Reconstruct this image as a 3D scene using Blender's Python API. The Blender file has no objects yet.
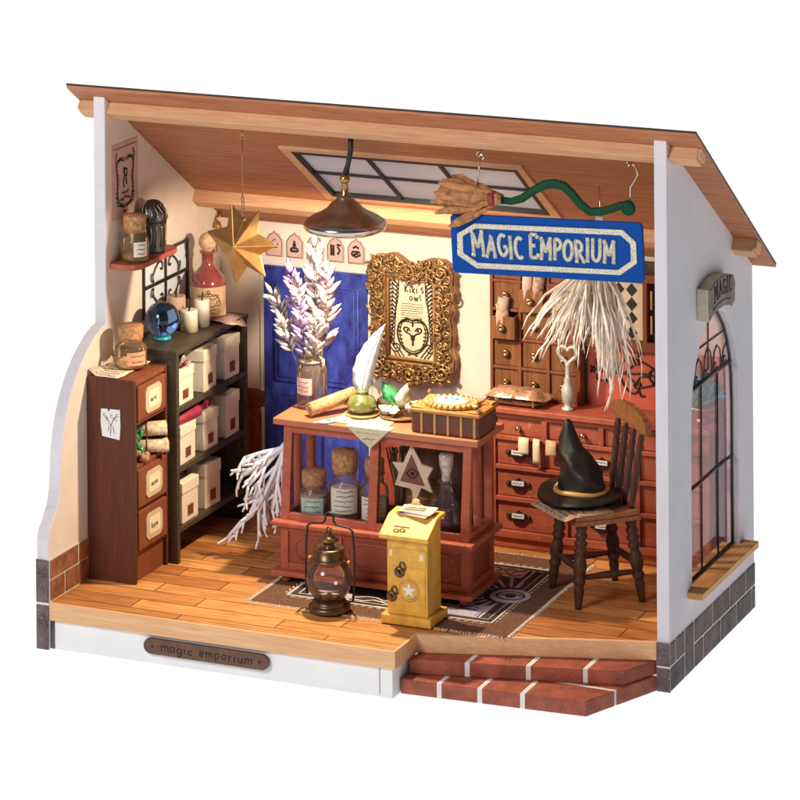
import bpy, bmesh, math, random
from mathutils import Vector, Matrix
from mathutils.geometry import tessellate_polygon
PI = math.pi; R = math.radians
rnd = random.Random(7)
sc = bpy.context.scene
col = sc.collection

# ------------------------------------------------------------------ materials
MATS = {}
def _nodes(name):
    m = bpy.data.materials.new(name); m.use_nodes = True
    nt = m.node_tree; nt.nodes.clear()
    out = nt.nodes.new('ShaderNodeOutputMaterial'); MATS[name] = m
    return m, nt, out
def mat(name, rgb, rough=.5, metal=0., var=.12, scale=3., stretch=(1, 1, 1), bump=.08, rgb2=None, spec=.5, bscale=None, coat=0., speck=None, sss=0.):
    m, nt, out = _nodes(name); N = nt.nodes.new; L = nt.links.new
    b = N('ShaderNodeBsdfPrincipled'); L(b.outputs[0], out.inputs[0])
    tc = N('ShaderNodeTexCoord'); mp = N('ShaderNodeMapping'); mp.inputs['Scale'].default_value = stretch
    L(tc.outputs['Object'], mp.inputs[0])
    n = N('ShaderNodeTexNoise'); n.inputs['Scale'].default_value = scale; n.inputs['Detail'].default_value = 6; n.inputs['Roughness'].default_value = .62
    L(mp.outputs[0], n.inputs['Vector'])
    cr = N('ShaderNodeValToRGB'); L(n.outputs['Fac'], cr.inputs[0])
    a = [max(0, c * (1 - var)) for c in rgb]; z = rgb2 or [min(1, c * (1 + var)) for c in rgb]
    cr.color_ramp.elements[0].position = .32; cr.color_ramp.elements[0].color = (*a, 1)
    cr.color_ramp.elements[1].position = .68; cr.color_ramp.elements[1].color = (*z, 1)
    src = cr.outputs[0]
    if speck:
        n3 = N('ShaderNodeTexNoise'); n3.inputs['Scale'].default_value = speck[1]; n3.inputs['Detail'].default_value = 3
        L(tc.outputs['Object'], n3.inputs['Vector'])
        c3 = N('ShaderNodeValToRGB'); c3.color_ramp.elements[0].position = speck[2]; c3.color_ramp.elements[1].position = speck[2] + .08
        L(n3.outputs['Fac'], c3.inputs[0])
        mx = N('ShaderNodeMixRGB'); L(c3.outputs[0], mx.inputs[0]); L(src, mx.inputs[1]); mx.inputs[2].default_value = (*speck[0], 1)
        src = mx.outputs[0]
    L(src, b.inputs['Base Color'])
    b.inputs['Roughness'].default_value = rough; b.inputs['Metallic'].default_value = metal
    b.inputs['Specular IOR Level'].default_value = spec
    if coat: b.inputs['Coat Weight'].default_value = coat; b.inputs['Coat Roughness'].default_value = .12
    if sss: b.inputs['Subsurface Weight'].default_value = sss; b.inputs['Subsurface Radius'].default_value = (.3, .2, .1)
    if bump:
        n2 = N('ShaderNodeTexNoise'); n2.inputs['Scale'].default_value = bscale or scale * 4; n2.inputs['Detail'].default_value = 5
        L(mp.outputs[0], n2.inputs['Vector'])
        bp = N('ShaderNodeBump'); bp.inputs['Strength'].default_value = bump; bp.inputs['Distance'].default_value = .05
        L(n2.outputs['Fac'], bp.inputs['Height']); L(bp.outputs[0], b.inputs['Normal'])
    return m
def wood(name, c1, c2, axis='x', rough=.55, scale=1.1, bump=.06, fine=14.):
    """grain runs along the axis: long noise streaks plus fine pores"""
    m, nt, out = _nodes(name); N = nt.nodes.new; L = nt.links.new
    b = N('ShaderNodeBsdfPrincipled'); L(b.outputs[0], out.inputs[0]); b.inputs['Roughness'].default_value = rough
    b.inputs['Specular IOR Level'].default_value = .22
    tc = N('ShaderNodeTexCoord'); mp = N('ShaderNodeMapping'); i = 'xyz'.index(axis)
    s = [5., 5., 5.]; s[i] = .35; mp.inputs['Scale'].default_value = s; L(tc.outputs['Object'], mp.inputs[0])
    n = N('ShaderNodeTexNoise'); n.inputs['Scale'].default_value = scale; n.inputs['Detail'].default_value = 8; n.inputs['Roughness'].default_value = .6; n.inputs['Distortion'].default_value = .6
    L(mp.outputs[0], n.inputs['Vector'])
    f = N('ShaderNodeTexNoise'); f.inputs['Scale'].default_value = fine / 5; f.inputs['Detail'].default_value = 4
    L(mp.outputs[0], f.inputs['Vector'])
    ad = N('ShaderNodeMath'); ad.operation = 'MULTIPLY_ADD'; L(f.outputs['Fac'], ad.inputs[0]); ad.inputs[1].default_value = .45
    mu = N('ShaderNodeMath'); mu.operation = 'MULTIPLY'; L(n.outputs['Fac'], mu.inputs[0]); mu.inputs[1].default_value = .6; L(mu.outputs[0], ad.inputs[2])
    cr = N('ShaderNodeValToRGB'); L(ad.outputs[0], cr.inputs[0])
    cr.color_ramp.elements[0].position = .36; cr.color_ramp.elements[0].color = (*c1, 1)
    cr.color_ramp.elements[1].position = .66; cr.color_ramp.elements[1].color = (*c2, 1)
    L(cr.outputs[0], b.inputs['Base Color'])
    bp = N('ShaderNodeBump'); bp.inputs['Strength'].default_value = bump; bp.inputs['Distance'].default_value = .04
    L(f.outputs['Fac'], bp.inputs['Height']); L(bp.outputs[0], b.inputs['Normal'])
    return m
def planks(name):
    """floor boards along x: brick texture tones times grain"""
    m, nt, out = _nodes(name); N = nt.nodes.new; L = nt.links.new
    b = N('ShaderNodeBsdfPrincipled'); L(b.outputs[0], out.inputs[0]); b.inputs['Roughness'].default_value = .42
    tc = N('ShaderNodeTexCoord')
    br = N('ShaderNodeTexBrick'); L(tc.outputs['Object'], br.inputs['Vector'])
    br.inputs['Scale'].default_value = 1; br.inputs['Brick Width'].default_value = 5.6; br.inputs['Row Height'].default_value = .93
    br.inputs['Mortar Size'].default_value = .022; br.inputs['Mortar Smooth'].default_value = .1; br.offset = .37; br.inputs['Bias'].default_value = 0
    br.inputs['Color1'].default_value = (.46, .17, .05, 1); br.inputs['Color2'].default_value = (.80, .38, .12, 1); br.inputs['Mortar'].default_value = (.10, .035, .012, 1)
    mp = N('ShaderNodeMapping'); mp.inputs['Scale'].default_value = (.5, 6, 5); L(tc.outputs['Object'], mp.inputs[0])
    n = N('ShaderNodeTexNoise'); n.inputs['Scale'].default_value = 1.2; n.inputs['Detail'].default_value = 8; n.inputs['Distortion'].default_value = .8
    L(mp.outputs[0], n.inputs['Vector'])
    cr = N('ShaderNodeValToRGB'); L(n.outputs['Fac'], cr.inputs[0])
    cr.color_ramp.elements[0].position = .33; cr.color_ramp.elements[0].color = (.62, .55, .5, 1)
    cr.color_ramp.elements[1].position = .6; cr.color_ramp.elements[1].color = (1.05, 1.05, 1.05, 1)
    mx = N('ShaderNodeMixRGB'); mx.blend_type = 'MULTIPLY'; mx.inputs[0].default_value = 1
    L(br.outputs['Color'], mx.inputs[1]); L(cr.outputs[0], mx.inputs[2]); L(mx.outputs[0], b.inputs['Base Color'])
    bp = N('ShaderNodeBump'); bp.inputs['Strength'].default_value = .25; bp.inputs['Distance'].default_value = .03; bp.invert = True
    L(br.outputs['Fac'], bp.inputs['Height']); L(bp.outputs[0], b.inputs['Normal'])
    return m
def glass(name, tint=(1, 1, 1), spec_tint=(1, 1, 1), edge=.35, body=0., body_rgb=(1, 1, 1), rough=.02):
    """thin clear shell: transparent, with a fresnel reflection; body adds a coloured skin"""
    m, nt, out = _nodes(name); N = nt.nodes.new; L = nt.links.new
    t = N('ShaderNodeBsdfTransparent'); t.inputs[0].default_value = (*tint, 1)
    g = N('ShaderNodeBsdfGlossy'); g.inputs['Roughness'].default_value = rough; g.inputs[0].default_value = (*spec_tint, 1)
    lw = N('ShaderNodeLayerWeight'); lw.inputs['Blend'].default_value = edge
    mx = N('ShaderNodeMixShader'); L(lw.outputs['Fresnel'], mx.inputs[0]); L(t.outputs[0], mx.inputs[1]); L(g.outputs[0], mx.inputs[2])
    last = mx
    if body:
        d = N('ShaderNodeBsdfDiffuse'); d.inputs[0].default_value = (*body_rgb, 1)
        m2 = N('ShaderNodeMixShader'); m2.inputs[0].default_value = body; L(mx.outputs[0], m2.inputs[1]); L(d.outputs[0], m2.inputs[2]); last = m2
    L(last.outputs[0], out.inputs[0])
    return m
def emit(name, rgb, s):
    m, nt, out = _nodes(name); e = nt.nodes.new('ShaderNodeEmission'); e.inputs[0].default_value = (*rgb, 1); e.inputs[1].default_value = s
    nt.links.new(e.outputs[0], out.inputs[0]); return m
def realglass(name, rgb, rough=0.):
    m, nt, out = _nodes(name); b = nt.nodes.new('ShaderNodeBsdfPrincipled'); b.inputs['Base Color'].default_value = (*rgb, 1)
    b.inputs['Transmission Weight'].default_value = 1; b.inputs['Roughness'].default_value = rough; b.inputs['IOR'].default_value = 1.45
    nt.links.new(b.outputs[0], out.inputs[0]); return m

mat('wall_paint', (.70, .675, .72), .75, var=.045, scale=.7, bump=.16, bscale=11, speck=((.58, .55, .58), 2.3, .72))
mat('inner_paint', (.80, .71, .61), .75, var=.05, scale=1.2, bump=.12, bscale=8)
mat('base_white', (.86, .86, .87), .6, var=.035, scale=.8, bump=.10, bscale=9)
mat('mortar', (.80, .78, .74), .85, var=.06, bump=.15, scale=8)
mat('grey_brick', (.125, .092, .094), .8, var=.5, scale=1.3, bump=.3, bscale=16, speck=((.30, .27, .28), 22, .6))
mat('brown_brick', (.30, .12, .05), .7, var=.45, scale=2.2, bump=.25, bscale=14)
mat('red_brick', (.34, .08, .045), .65, var=.34, scale=1.5, bump=.4, bscale=14, speck=((.46, .15, .09), 16, .62))
wood('roof_wood', (.33, .12, .055), (.51, .215, .11), 'x')
wood('roof_edge', (.035, .018, .012), (.07, .035, .02), 'x')
wood('bass_wood', (.70, .37, .18), (.86, .52, .29), 'x', bump=.04)
wood('bass_wood_y', (.62, .31, .10), (.80, .46, .18), 'y', bump=.04)
wood('beam_wood', (.56, .29, .15), (.72, .42, .23), 'x')
planks('planks')
mat('terracotta', (.40, .10, .056), .5, var=.2, scale=2.2, bump=.18, bscale=12, spec=.35, stretch=(.6, 1, 1.6), speck=((.54, .19, .12), 5, .66))
mat('terracotta_dark', (.27, .06, .035), .55, var=.15, scale=1.6, bump=.08)
mat('red_panel', (.52, .11, .06), .5, var=.12, scale=1.4, bump=.06)
wood('dark_wood', (.042, .031, .019), (.085, .066, .042), 'y', rough=.5)
wood('brown_wood', (.16, .048, .022), (.27, .09, .042), 'z', rough=.5)
wood('cab_brown', (.085, .027, .015), (.125, .04, .022), 'z', rough=.5)
wood('drawer_wood', (.13, .05, .02), (.27, .115, .046), 'z', rough=.5)
wood('chair_wood', (.035, .014, .009), (.085, .036, .022), 'z', rough=.45)
wood('seat_wood', (.17, .06, .03), (.30, .125, .06), 'x', rough=.45)
wood('rail_wood', (.15, .058, .022), (.27, .115, .042), 'x', rough=.45)
mat('blue_door', (.035, .03, .30), .4, var=.45, scale=2.2, bump=.25, bscale=8, stretch=(1.3, 1, .7), rgb2=(.06, .10, .55))
mat('wains_red', (.30, .055, .028), .45, var=.45, scale=2.6, bump=.15, stretch=(2, 1, .6))
mat('sign_blue', (.001, .065, .34), .6, spec=.15, var=.05, bump=.05)
mat('glitter', (.66, .62, .50), .35, metal=.35, var=.55, scale=22, bump=.5, bscale=40)
mat('broom_green', (.003, .055, .022), .6, spec=.2, var=.2, bump=.12, scale=2)
mat('straw', (.46, .20, .075), .8, var=.45, scale=5, bump=.2)
mat('broom_band', (.25, .03, .03), .6)
mat('gold', (.50, .26, .085), .34, metal=.75, var=.18, scale=2.5, bump=.1)
mat('old_gold', (.40, .235, .105), .34, metal=.7, var=.5, scale=5, bump=.35, bscale=14)
mat('frame_wood', (.42, .20, .07), .55, var=.2, scale=3)
mat('brass', (.42, .26, .10), .3, metal=.9, var=.25, scale=6, bump=.08)
mat('dark_brass', (.17, .10, .05), .34, metal=.8, var=.3, scale=6)
mat('silver', (.62, .60, .58), .18, metal=1, var=.08, bump=.02)
mat('lamp_metal', (.38, .335, .295), .33, metal=1, var=.25, scale=1.5, bump=.03)
mat('wire', (.55, .47, .36), .28, metal=1, var=.1, bump=0)
mat('black_iron', (.012, .010, .010), .45, var=.2, bump=.05)
mat('black_cord', (.012, .012, .014), .5, bump=.1)
mat('ink', (.03, .018, .012), .8, var=.1, bump=0)
mat('ink_brown', (.12, .05, .03), .8, var=.1, bump=0)
mat('cream_paper', (.80, .68, .49), .8, var=.1, scale=2, bump=.06)
mat('aged_paper', (.62, .44, .27), .8, var=.25, scale=2, bump=.08)
mat('pink_paper', (.62, .42, .36), .8, var=.12, scale=2, bump=.05)
mat('white_paper', (.80, .78, .77), .8, var=.04, bump=.03)
mat('green_paper', (.56, .52, .34), .8, var=.12, scale=2.5, bump=.04)
mat('print_paper', (.42, .24, .14), .8, var=.45, scale=7, bump=.05, rgb2=(.68, .46, .3))
mat('box_card', (.78, .71, .57), .78, var=.09, scale=2.5, bump=.22, bscale=5)
mat('box_tag', (.22, .06, .035), .7, var=.25, scale=8)
mat('cork', (.46, .23, .10), .9, var=.45, scale=7, bump=.5, bscale=22)
mat('cork_pale', (.66, .44, .27), .9, var=.3, scale=7, bump=.4, bscale=20)
mat('wax', (.80, .73, .60), .45, var=.05, bump=.05, sss=.2)
mat('wine', (.27, .06, .055), .12, var=.15, scale=1, bump=0, coat=.6)
mat('label_tan', (.62, .42, .26), .7, var=.2, scale=2.5, bump=.04)
mat('label_cream', (.78, .70, .58), .7, var=.08, bump=.04)
mat('label_orange', (.78, .36, .20), .7, var=.2, scale=3)
mat('label_green', (.50, .62, .52), .7, var=.25, scale=4)
mat('purple_fill', (.52, .44, .62), .7, var=.35, scale=5, bump=.3)
mat('amber_fill', (.30, .15, .05), .6, var=.45, scale=5, bump=.4)
mat('tan_fill', (.70, .42, .20), .8, var=.35, scale=6, bump=.3)
mat('green_fill', (.10, .15, .07), .7, var=.5, scale=5)
mat('grey_fill', (.42, .30, .24), .7, var=.3, scale=6)
mat('yellow_paint', (.70, .39, .055), .5, var=.22, scale=1.8, bump=.14, bscale=10, speck=((.80, .60, .28), 6, .68))
mat('pale_yellow', (.80, .62, .30), .6, var=.1, bump=.05)
mat('book_brown', (.12, .045, .024), .75, var=.2, scale=3, bump=.15)
mat('book_orange', (.42, .165, .035), .5, var=.18, scale=2.5, bump=.1)
mat('pale_gold', (.48, .27, .09), .45, metal=.2, var=.2, scale=4, bump=.1)
mat('cameo', (.66, .62, .56), .35, var=.1, scale=4)
mat('cellophane', (.40, .14, .07), .22, var=.6, scale=3, bump=.5, bscale=6, rgb2=(.72, .42, .26), coat=.6)
mat('counter_top', (.42, .135, .06), .42, var=.12, scale=1.6, bump=.08)
mat('scroll_print', (.42, .16, .05), .7, var=.5, scale=9, bump=.08, rgb2=(.66, .42, .20), stretch=(1, 2.4, 1))
mat('scroll_pale', (.62, .44, .27), .75, var=.4, scale=7, bump=.08, rgb2=(.80, .68, .50))
mat('label_frame', (.56, .46, .29), .7, var=.08)
mat('dark_silver', (.22, .20, .17), .28, metal=.9, var=.4, scale=5)
mat('key_silver', (.55, .53, .49), .5, metal=.3, var=.25, scale=10, bump=.4, bscale=30)
mat('hat_black', (.010, .008, .006), .45, spec=.3, var=.4, scale=1.4, bump=.35, bscale=3)
mat('hat_band', (.55, .30, .08), .45, var=.1)
mat('feather', (.66, .68, .74), .6, var=.04, scale=2, bump=.15, stretch=(1, 1, 6))
mat('petal_white', (.44, .38, .37), .8, var=.2, scale=6, bump=.3, rgb2=(.60, .54, .50))
mat('petal_pink', (.42, .28, .30), .75, var=.15, scale=3)
mat('petal_tan', (.48, .34, .23), .75, var=.15, scale=3, bump=.1)
mat('petal_lilac', (.28, .18, .42), .75, var=.2, scale=3, bump=.1)
mat('coral', (.80, .80, .86), .6, var=.1, scale=3, bump=.15)
mat('raffia', (.76, .68, .60), .75, var=.25, scale=3, bump=.1)
mat('stem_green', (.16, .12, .06), .7)
mat('rug_brown', (.14, .062, .034), .95, var=.5, scale=9, bump=.5, bscale=30)
mat('rug_dark', (.032, .020, .028), .9, var=.3, scale=9, bump=.4, bscale=30)
mat('rug_cream', (.66, .58, .47), .95, var=.25, scale=9, bump=.3, bscale=30)
mat('rug_lilac', (.40, .38, .50), .95, var=.25, scale=9, bump=.3, bscale=30)
mat('stone', (.24, .20, .185), .85, var=.35, scale=3, bump=.5, bscale=12)
mat('stone_side', (.62, .57, .46), .8, var=.12, scale=3, bump=.15)
mat('plate_brown', (.14, .06, .035), .55, var=.25, scale=3, bump=.1)
mat('green_gem', (.04, .30, .10), .15, var=.6, scale=4, bump=.2, coat=.7)
mat('pale_gem', (.60, .62, .46), .25, var=.3, scale=4, bump=.3, coat=.5)
mat('crystal', (.62, .50, .42), .1, var=.4, scale=6, bump=0, coat=1.)
mat('olive_glass', (.15, .17, .045), .12, var=.5, scale=4, bump=.3, coat=.8)
mat('teal', (.015, .33, .42), .35, var=.3, scale=3)
mat('magenta', (.30, .022, .06), .5, var=.15, bump=.05)
mat('tile_black', (.012, .011, .011), .4)
mat('tile_cream', (.72, .60, .42), .4, var=.06)
mat('flame_tag', (.16, .045, .02), .7, var=.3)
mat('kraft', (.42, .24, .13), .8, var=.35, scale=5, bump=.2)
mat('sticker', (.78, .68, .46), .6)
mat('wood_tan', (.42, .20, .08), .6, var=.3, scale=3, stretch=(1, 1, .3))
mat('emblem', (.68, .52, .36), .5, var=.15, scale=3)
mat('emblem_red', (.20, .06, .04), .5, var=.2)
mat('pale_pane', (.78, .86, .95), .6, var=.03, bump=0)
mat('skylight_pane', (.66, .67, .71), .35, var=.02, bump=0)
glass('clear_glass', (.95, .95, .94), edge=.35)
glass('pane_glass', (.97, .96, .97), edge=.12)
glass('jar_glass', (.985, .95, .89), edge=.2, body=.08, body_rgb=(.85, .58, .32))
glass('globe_glass', (.98, .90, .87), edge=.33, body=.05, body_rgb=(.85, .6, .5))
glass('flask_glass', (.96, .88, .90), edge=.35, body=.06, body_rgb=(.7, .6, .66))
glass('window_glass', (.96, .90, .93), edge=.04, body=.05, body_rgb=(.75, .58, .66))
realglass('blue_ball', (.16, .40, .98))
emit('bulb_glow', (1., .78, .48), 22.)
emit('ground_glow', (1., 1., 1.), 1.02)

# ------------------------------------------------------------------ mesh builder
class MB:
    def __init__(s): s.v = []; s.f = []; s.sm = []; s.mi = []; s.cur = 0
    def add(s, vs, fs, smooth=False, m=None):
        o = len(s.v); s.v += [Vector(p) for p in vs]
        for f in fs: s.f.append([i + o for i in f]); s.sm.append(smooth); s.mi.append(s.cur if m is None else m)
        return s
    def box(s, x0, x1, y0, y1, z0, z1, m=None):
        return s.add([(x, y, z) for x in (x0, x1) for y in (y0, y1) for z in (z0, z1)],
                     [(0, 1, 3, 2), (4, 6, 7, 5), (0, 4, 5, 1), (2, 3, 7, 6), (0, 2, 6, 4), (1, 5, 7, 3)], m=m)
    def hexa(s, a, b, m=None):       # a, b: two matching quads
        return s.add(list(a) + list(b), [(3, 2, 1, 0), (4, 5, 6, 7)] + [(i, (i + 1) % 4, 4 + (i + 1) % 4, 4 + i) for i in range(4)], m=m)
    def prism(s, loops, fn, d0, d1, m=None, smooth=False):
        """loops: outline plus holes in 2-D; fn(u, v, d) -> point"""
        n = sum(len(l) for l in loops); base = []
        for l in loops: base += l
        tri = tessellate_polygon([[Vector((u, v, 0)) for u, v in l] for l in loops])
        vs = [fn(u, v, d0) for u, v in base] + [fn(u, v, d1) for u, v in base]
        fs = [tuple(t) for t in tri] + [tuple(i + n for i in reversed(t)) for t in tri]
        s.add(vs, fs, m=m); o = 0
        off = len(s.v) - 2 * n
        for l in loops:
            k = len(l)
            for i in range(k):
                j = (i + 1) % k
                s.f.append([off + o + i, off + o + j, off + o + j + n, off + o + i + n]); s.sm.append(smooth); s.mi.append(s.cur if m is None else m)
            o += k
        return s
    def tube(s, pts, r, n=6, cap=True, flat=None, fr=1., m=None):
        """pts: list of points, r: radius or list; flat: a direction in which the section is squashed by fr"""
        pts = [Vector(p) for p in pts]; k = len(pts)
        rs = r if isinstance(r, (list, tuple)) else [r] * k
        vs = []; up = None
        for i, p in enumerate(pts):
            t = (pts[min(i + 1, k - 1)] - pts[max(i - 1, 0)])
            if t.length < 1e-9: t = Vector((0, 0, 1))
            t.normalize()
            if flat is not None:
                a = Vector(flat); a = (a - t * a.dot(t))
                if a.length < 1e-5: a = t.orthogonal()
                a.normalize()
            else:
                a = up if up is not None else t.orthogonal().normalized()
                a = (a - t * a.dot(t))
                a = a.normalized() if a.length > 1e-6 else t.orthogonal().normalized()
            up = a; b = t.cross(a)
            for j in range(n):
                q = 2 * PI * j / n
                vs.append(p + (a * math.cos(q) * (fr if flat is not None else 1) + b * math.sin(q)) * rs[i])
        fs = [(i * n + j, i * n + (j + 1) % n, (i + 1) * n + (j + 1) % n, (i + 1) * n + j) for i in range(k - 1) for j in range(n)]
        if cap: fs += [tuple(reversed(range(n))), tuple(range((k - 1) * n, k * n))]
        return s.add(vs, fs, True, m)
    def lathe(s, prof, c=(0, 0, 0), n=24, axis=None, sx=1., sy=1., m=None):
        """prof: list of (r, z)"""
        c = Vector(c); M = Matrix.Identity(3) if axis is None else Vector((0, 0, 1)).rotation_difference(Vector(axis)).to_matrix()
        vs = [];
        for r, z in prof:
            for j in range(n):
                q = 2 * PI * j / n
                vs.append(c + M @ Vector((r * math.cos(q) * sx, r * math.sin(q) * sy, z)))
        k = len(prof)
        fs = [(i * n + j, i * n + (j + 1) % n, (i + 1) * n + (j + 1) % n, (i + 1) * n + j) for i in range(k - 1) for j in range(n)]
        if prof[0][0] > 1e-6: fs.append(tuple(reversed(range(n))))
        if prof[-1][0] > 1e-6: fs.append(tuple(range((k - 1) * n, k * n)))
        return s.add(vs, fs, True, m)
    def ball(s, c, r, n=12, sz=1., sx=1., sy=1., m=None):
        return s.lathe([(r * math.sin(PI * i / n) if 0 < i < n else 0.0, -r * sz * math.cos(PI * i / n)) for i in range(n + 1)], c, n=max(8, n * 2 - 4), sx=sx, sy=sy, m=m)
    def disc(s, c, nrm, r, t=.01, n=16, m=None):
        nrm = Vector(nrm).normalized()
        return s.lathe([(r, 0), (r, t)], c, n=n, axis=nrm, m=m)
    def leaf(s, a, d, L, w, t=.3, side=None, m=None):
        """pointed leaf: from a towards d"""
        a = Vector(a); d = Vector(d).normalized(); sd = Vector(side) if side is not None else d.orthogonal()
        sd = (sd - d * sd.dot(d)).normalized(); nn = d.cross(sd)
        ring = []
        vs = [a]
        for q, ww in ((.25, .75), (.5, 1.), (.78, .55)):
            p = a + d * L * q
            vs += [p + sd * w * ww, p + nn * w * t * ww, p - sd * w * ww, p - nn * w * t * ww]
        vs.append(a + d * L)
        fs = [(0, 2, 1), (0, 3, 2), (0, 4, 3), (0, 1, 4)]
        for k in (1, 5): fs += [(k + j, k + (j + 1) % 4, k + 4 + (j + 1) % 4, k + 4 + j) for j in range(4)]
        fs += [(9, 10, 13), (10, 11, 13), (11, 12, 13), (12, 9, 13)]
        return s.add(vs, fs, True, m)
ORG = {}
def build(name, mb, m, parent=None, bevel=0., label=None, loc=None, seg=2):
    """m: material name or list; parent: Empty or part mesh"""
    org = ORG.get(parent, Vector((0, 0, 0))) if parent is not None else Vector(loc or (0, 0, 0))
    me = bpy.data.meshes.new(name)
    me.from_pydata([tuple(v - org) for v in mb.v], [], mb.f)
    ms = [m] if isinstance(m, str) else m
    for k in ms: me.materials.append(MATS[k])
    for p, sm, mi in zip(me.polygons, mb.sm, mb.mi): p.use_smooth = sm; p.material_index = min(mi, len(ms) - 1)
    bm = bmesh.new(); bm.from_mesh(me); bmesh.ops.recalc_face_normals(bm, faces=bm.faces[:])
    bm.to_mesh(me); bm.free(); me.update()
    o = bpy.data.objects.new(name, me); col.objects.link(o)
    if parent is not None:
        o.parent = parent if isinstance(parent, bpy.types.Object) else None
        ORG[o] = org
    else: o.location = org; ORG[o] = org
    if bevel:
        b = o.modifiers.new('bevel', 'BEVEL'); b.width = bevel; b.segments = seg; b.limit_method = 'ANGLE'; b.angle_limit = R(40)
        b.harden_normals = False
    if label: o['label'] = label
    return o
def thing(name, label, cat, loc, rz=0., group=None, local=False):
    o = bpy.data.objects.new(name, None); col.objects.link(o); o.empty_display_size = .3
    o.location = loc; o.rotation_euler = (0, 0, rz)
    ORG[o] = Vector((0, 0, 0)) if local else Vector(loc)
    tag(o, label, cat, group); return o
def tag(o, label, cat, group=None, kind=None):
    if label: o['label'] = label
    if cat: o['category'] = cat
    if group: o['group'] = group
    if kind: o['kind'] = kind
    return o
def copy_tree(o, parent=None):
    c = o.copy(); col.objects.link(c)
    if parent is not None: c.parent = parent
    for ch in [q for q in col.objects if q.parent == o]: copy_tree(ch, c)
    return c

# stroke lettering --------------------------------------------------------
def arc(cx, cy, rx, ry, a0, a1, n=10): return [(cx + rx * math.cos(R(a0 + (a1 - a0) * i / n)), cy + ry * math.sin(R(a0 + (a1 - a0) * i / n))) for i in range(n + 1)]
SER = .13
def _ser(x, y): return [(x - SER, y), (x + SER, y)]
GL = {
 'M': (.95, [[(.14, 0), (.16, 1), (.46, .3), (.78, 1), (.82, 0)], _ser(.14, 0), _ser(.82, 0), _ser(.13, 1), _ser(.81, 1)]),
 'A': (.8, [[(.1, 0), (.4, 1), (.72, 0)], [(.22, .36), (.6, .36)], _ser(.1, 0), _ser(.72, 0), [(.25, 1), (.45, 1)]]),
 'G': (.75, [arc(.42, .5, .32, .5, 50, 330, 14) + [(.7, .42)], [(.45, .42), (.74, .42)]]),
 'I': (.36, [[(.18, 0), (.18, 1)], _ser(.18, 0), _ser(.18, 1)]),
 'C': (.7, [arc(.42, .5, .32, .5, 50, 310, 14)]),
 'E': (.68, [[(.6, .98), (.14, 1), (.14, 0), (.62, .02)], [(.14, .52), (.48, .52)], [(.6, .98), (.6, .82)], [(.62, .02), (.62, .2)]]),
 'P': (.68, [[(.14, 0), (.14, 1)], [(.1, .98)] + arc(.3, .73, .3, .26, 85, -90, 10) + [(.14, .47)], _ser(.14, 0)]),
 'O': (.8, [arc(.4, .5, .31, .48, 0, 360, 18)]),
 'R': (.74, [[(.14, 0), (.14, 1)], [(.1, .98)] + arc(.3, .73, .3, .26, 85, -90, 10) + [(.14, .47)], [(.3, .47), (.66, 0)], _ser(.14, 0), _ser(.66, 0)]),
 'U': (.78, [[(.12, 1), (.12, .35)] + arc(.38, .32, .26, .3, 180, 360, 8) + [(.64, 1)], _ser(.12, 1), _ser(.64, 1)]),
 'K': (.7, [[(.14, 0), (.14, 1)], [(.6, 1), (.16, .45), (.62, 0)]]),
 'W': (.95, [[(.05, 1), (.25, 0), (.46, .75), (.68, 0), (.88, 1)]]),
 'i': (.3, [[(.14, 0), (.14, .6)], [(.14, .82), (.14, .86)]]),
 'k': (.55, [[(.12, 0), (.12, 1)], [(.46, .62), (.14, .28), (.48, 0)]]),
 's': (.48, [arc(.24, .46, .16, .15, 40, 270, 8) + arc(.24, .16, .16, .15, 90, -140, 8)]),
 "'": (.22, [[(.1, 1), (.08, .8)]]),
 'w': (.7, [[(.06, .6), (.2, 0), (.34, .5), (.5, 0), (.62, .6)]]),
 'l': (.28, [[(.14, 0), (.14, 1)]]),
 'm': (.8, [[(.1, 0), (.1, .6)], arc(.27, .38, .17, .22, 180, 0, 6) + [(.44, 0)], arc(.6, .38, .16, .22, 180, 0, 6) + [(.76, 0)]]),
 'a': (.6, [arc(.3, .3, .22, .28, 0, 360, 12), [(.52, .58), (.52, 0)]]),
 'g': (.6, [arc(.3, .3, .22, .28, 0, 360, 12), [(.52, .58), (.52, -.15)] + arc(.3, -.15, .22, .18, 0, -150, 6)]),
 'c': (.52, [arc(.3, .3, .22, .28, 45, 315, 10)]),
 'e': (.56, [[(.1, .3), (.5, .3)] + arc(.3, .3, .2, .28, 0, 315, 10)]),
 'p': (.6, [[(.1, .6), (.1, -.35)], arc(.32, .3, .22, .28, 0, 360, 12)]),
 'o': (.6, [arc(.3, .3, .22, .28, 0, 360, 12)]),
 'r': (.45, [[(.12, .6), (.12, 0)], arc(.3, .34, .18, .22, 180, 50, 6)]),
 'u': (.6, [[(.1, .6), (.1, .22)] + arc(.3, .22, .2, .22, 180, 360, 6) + [(.5, .6)], [(.5, .6), (.5, 0)]]),
 ' ': (.45, []),
}
def split_sharp(pl):
    """cut a polyline at its sharp corners so that every stroke keeps its width"""
    out, cur = [], [pl[0]]
    for i in range(1, len(pl) - 1):
        cur.append(pl[i]); ax_, ay_ = pl[i][0] - pl[i - 1][0], pl[i][1] - pl[i - 1][1]; bx_, by_ = pl[i + 1][0] - pl[i][0], pl[i + 1][1] - pl[i][1]
        if (ax_ * bx_ + ay_ * by_) < .45 * math.hypot(ax_, ay_) * math.hypot(bx_, by_): out.append(cur); cur = [pl[i]]
    cur.append(pl[-1]); out.append(cur); return out
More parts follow.
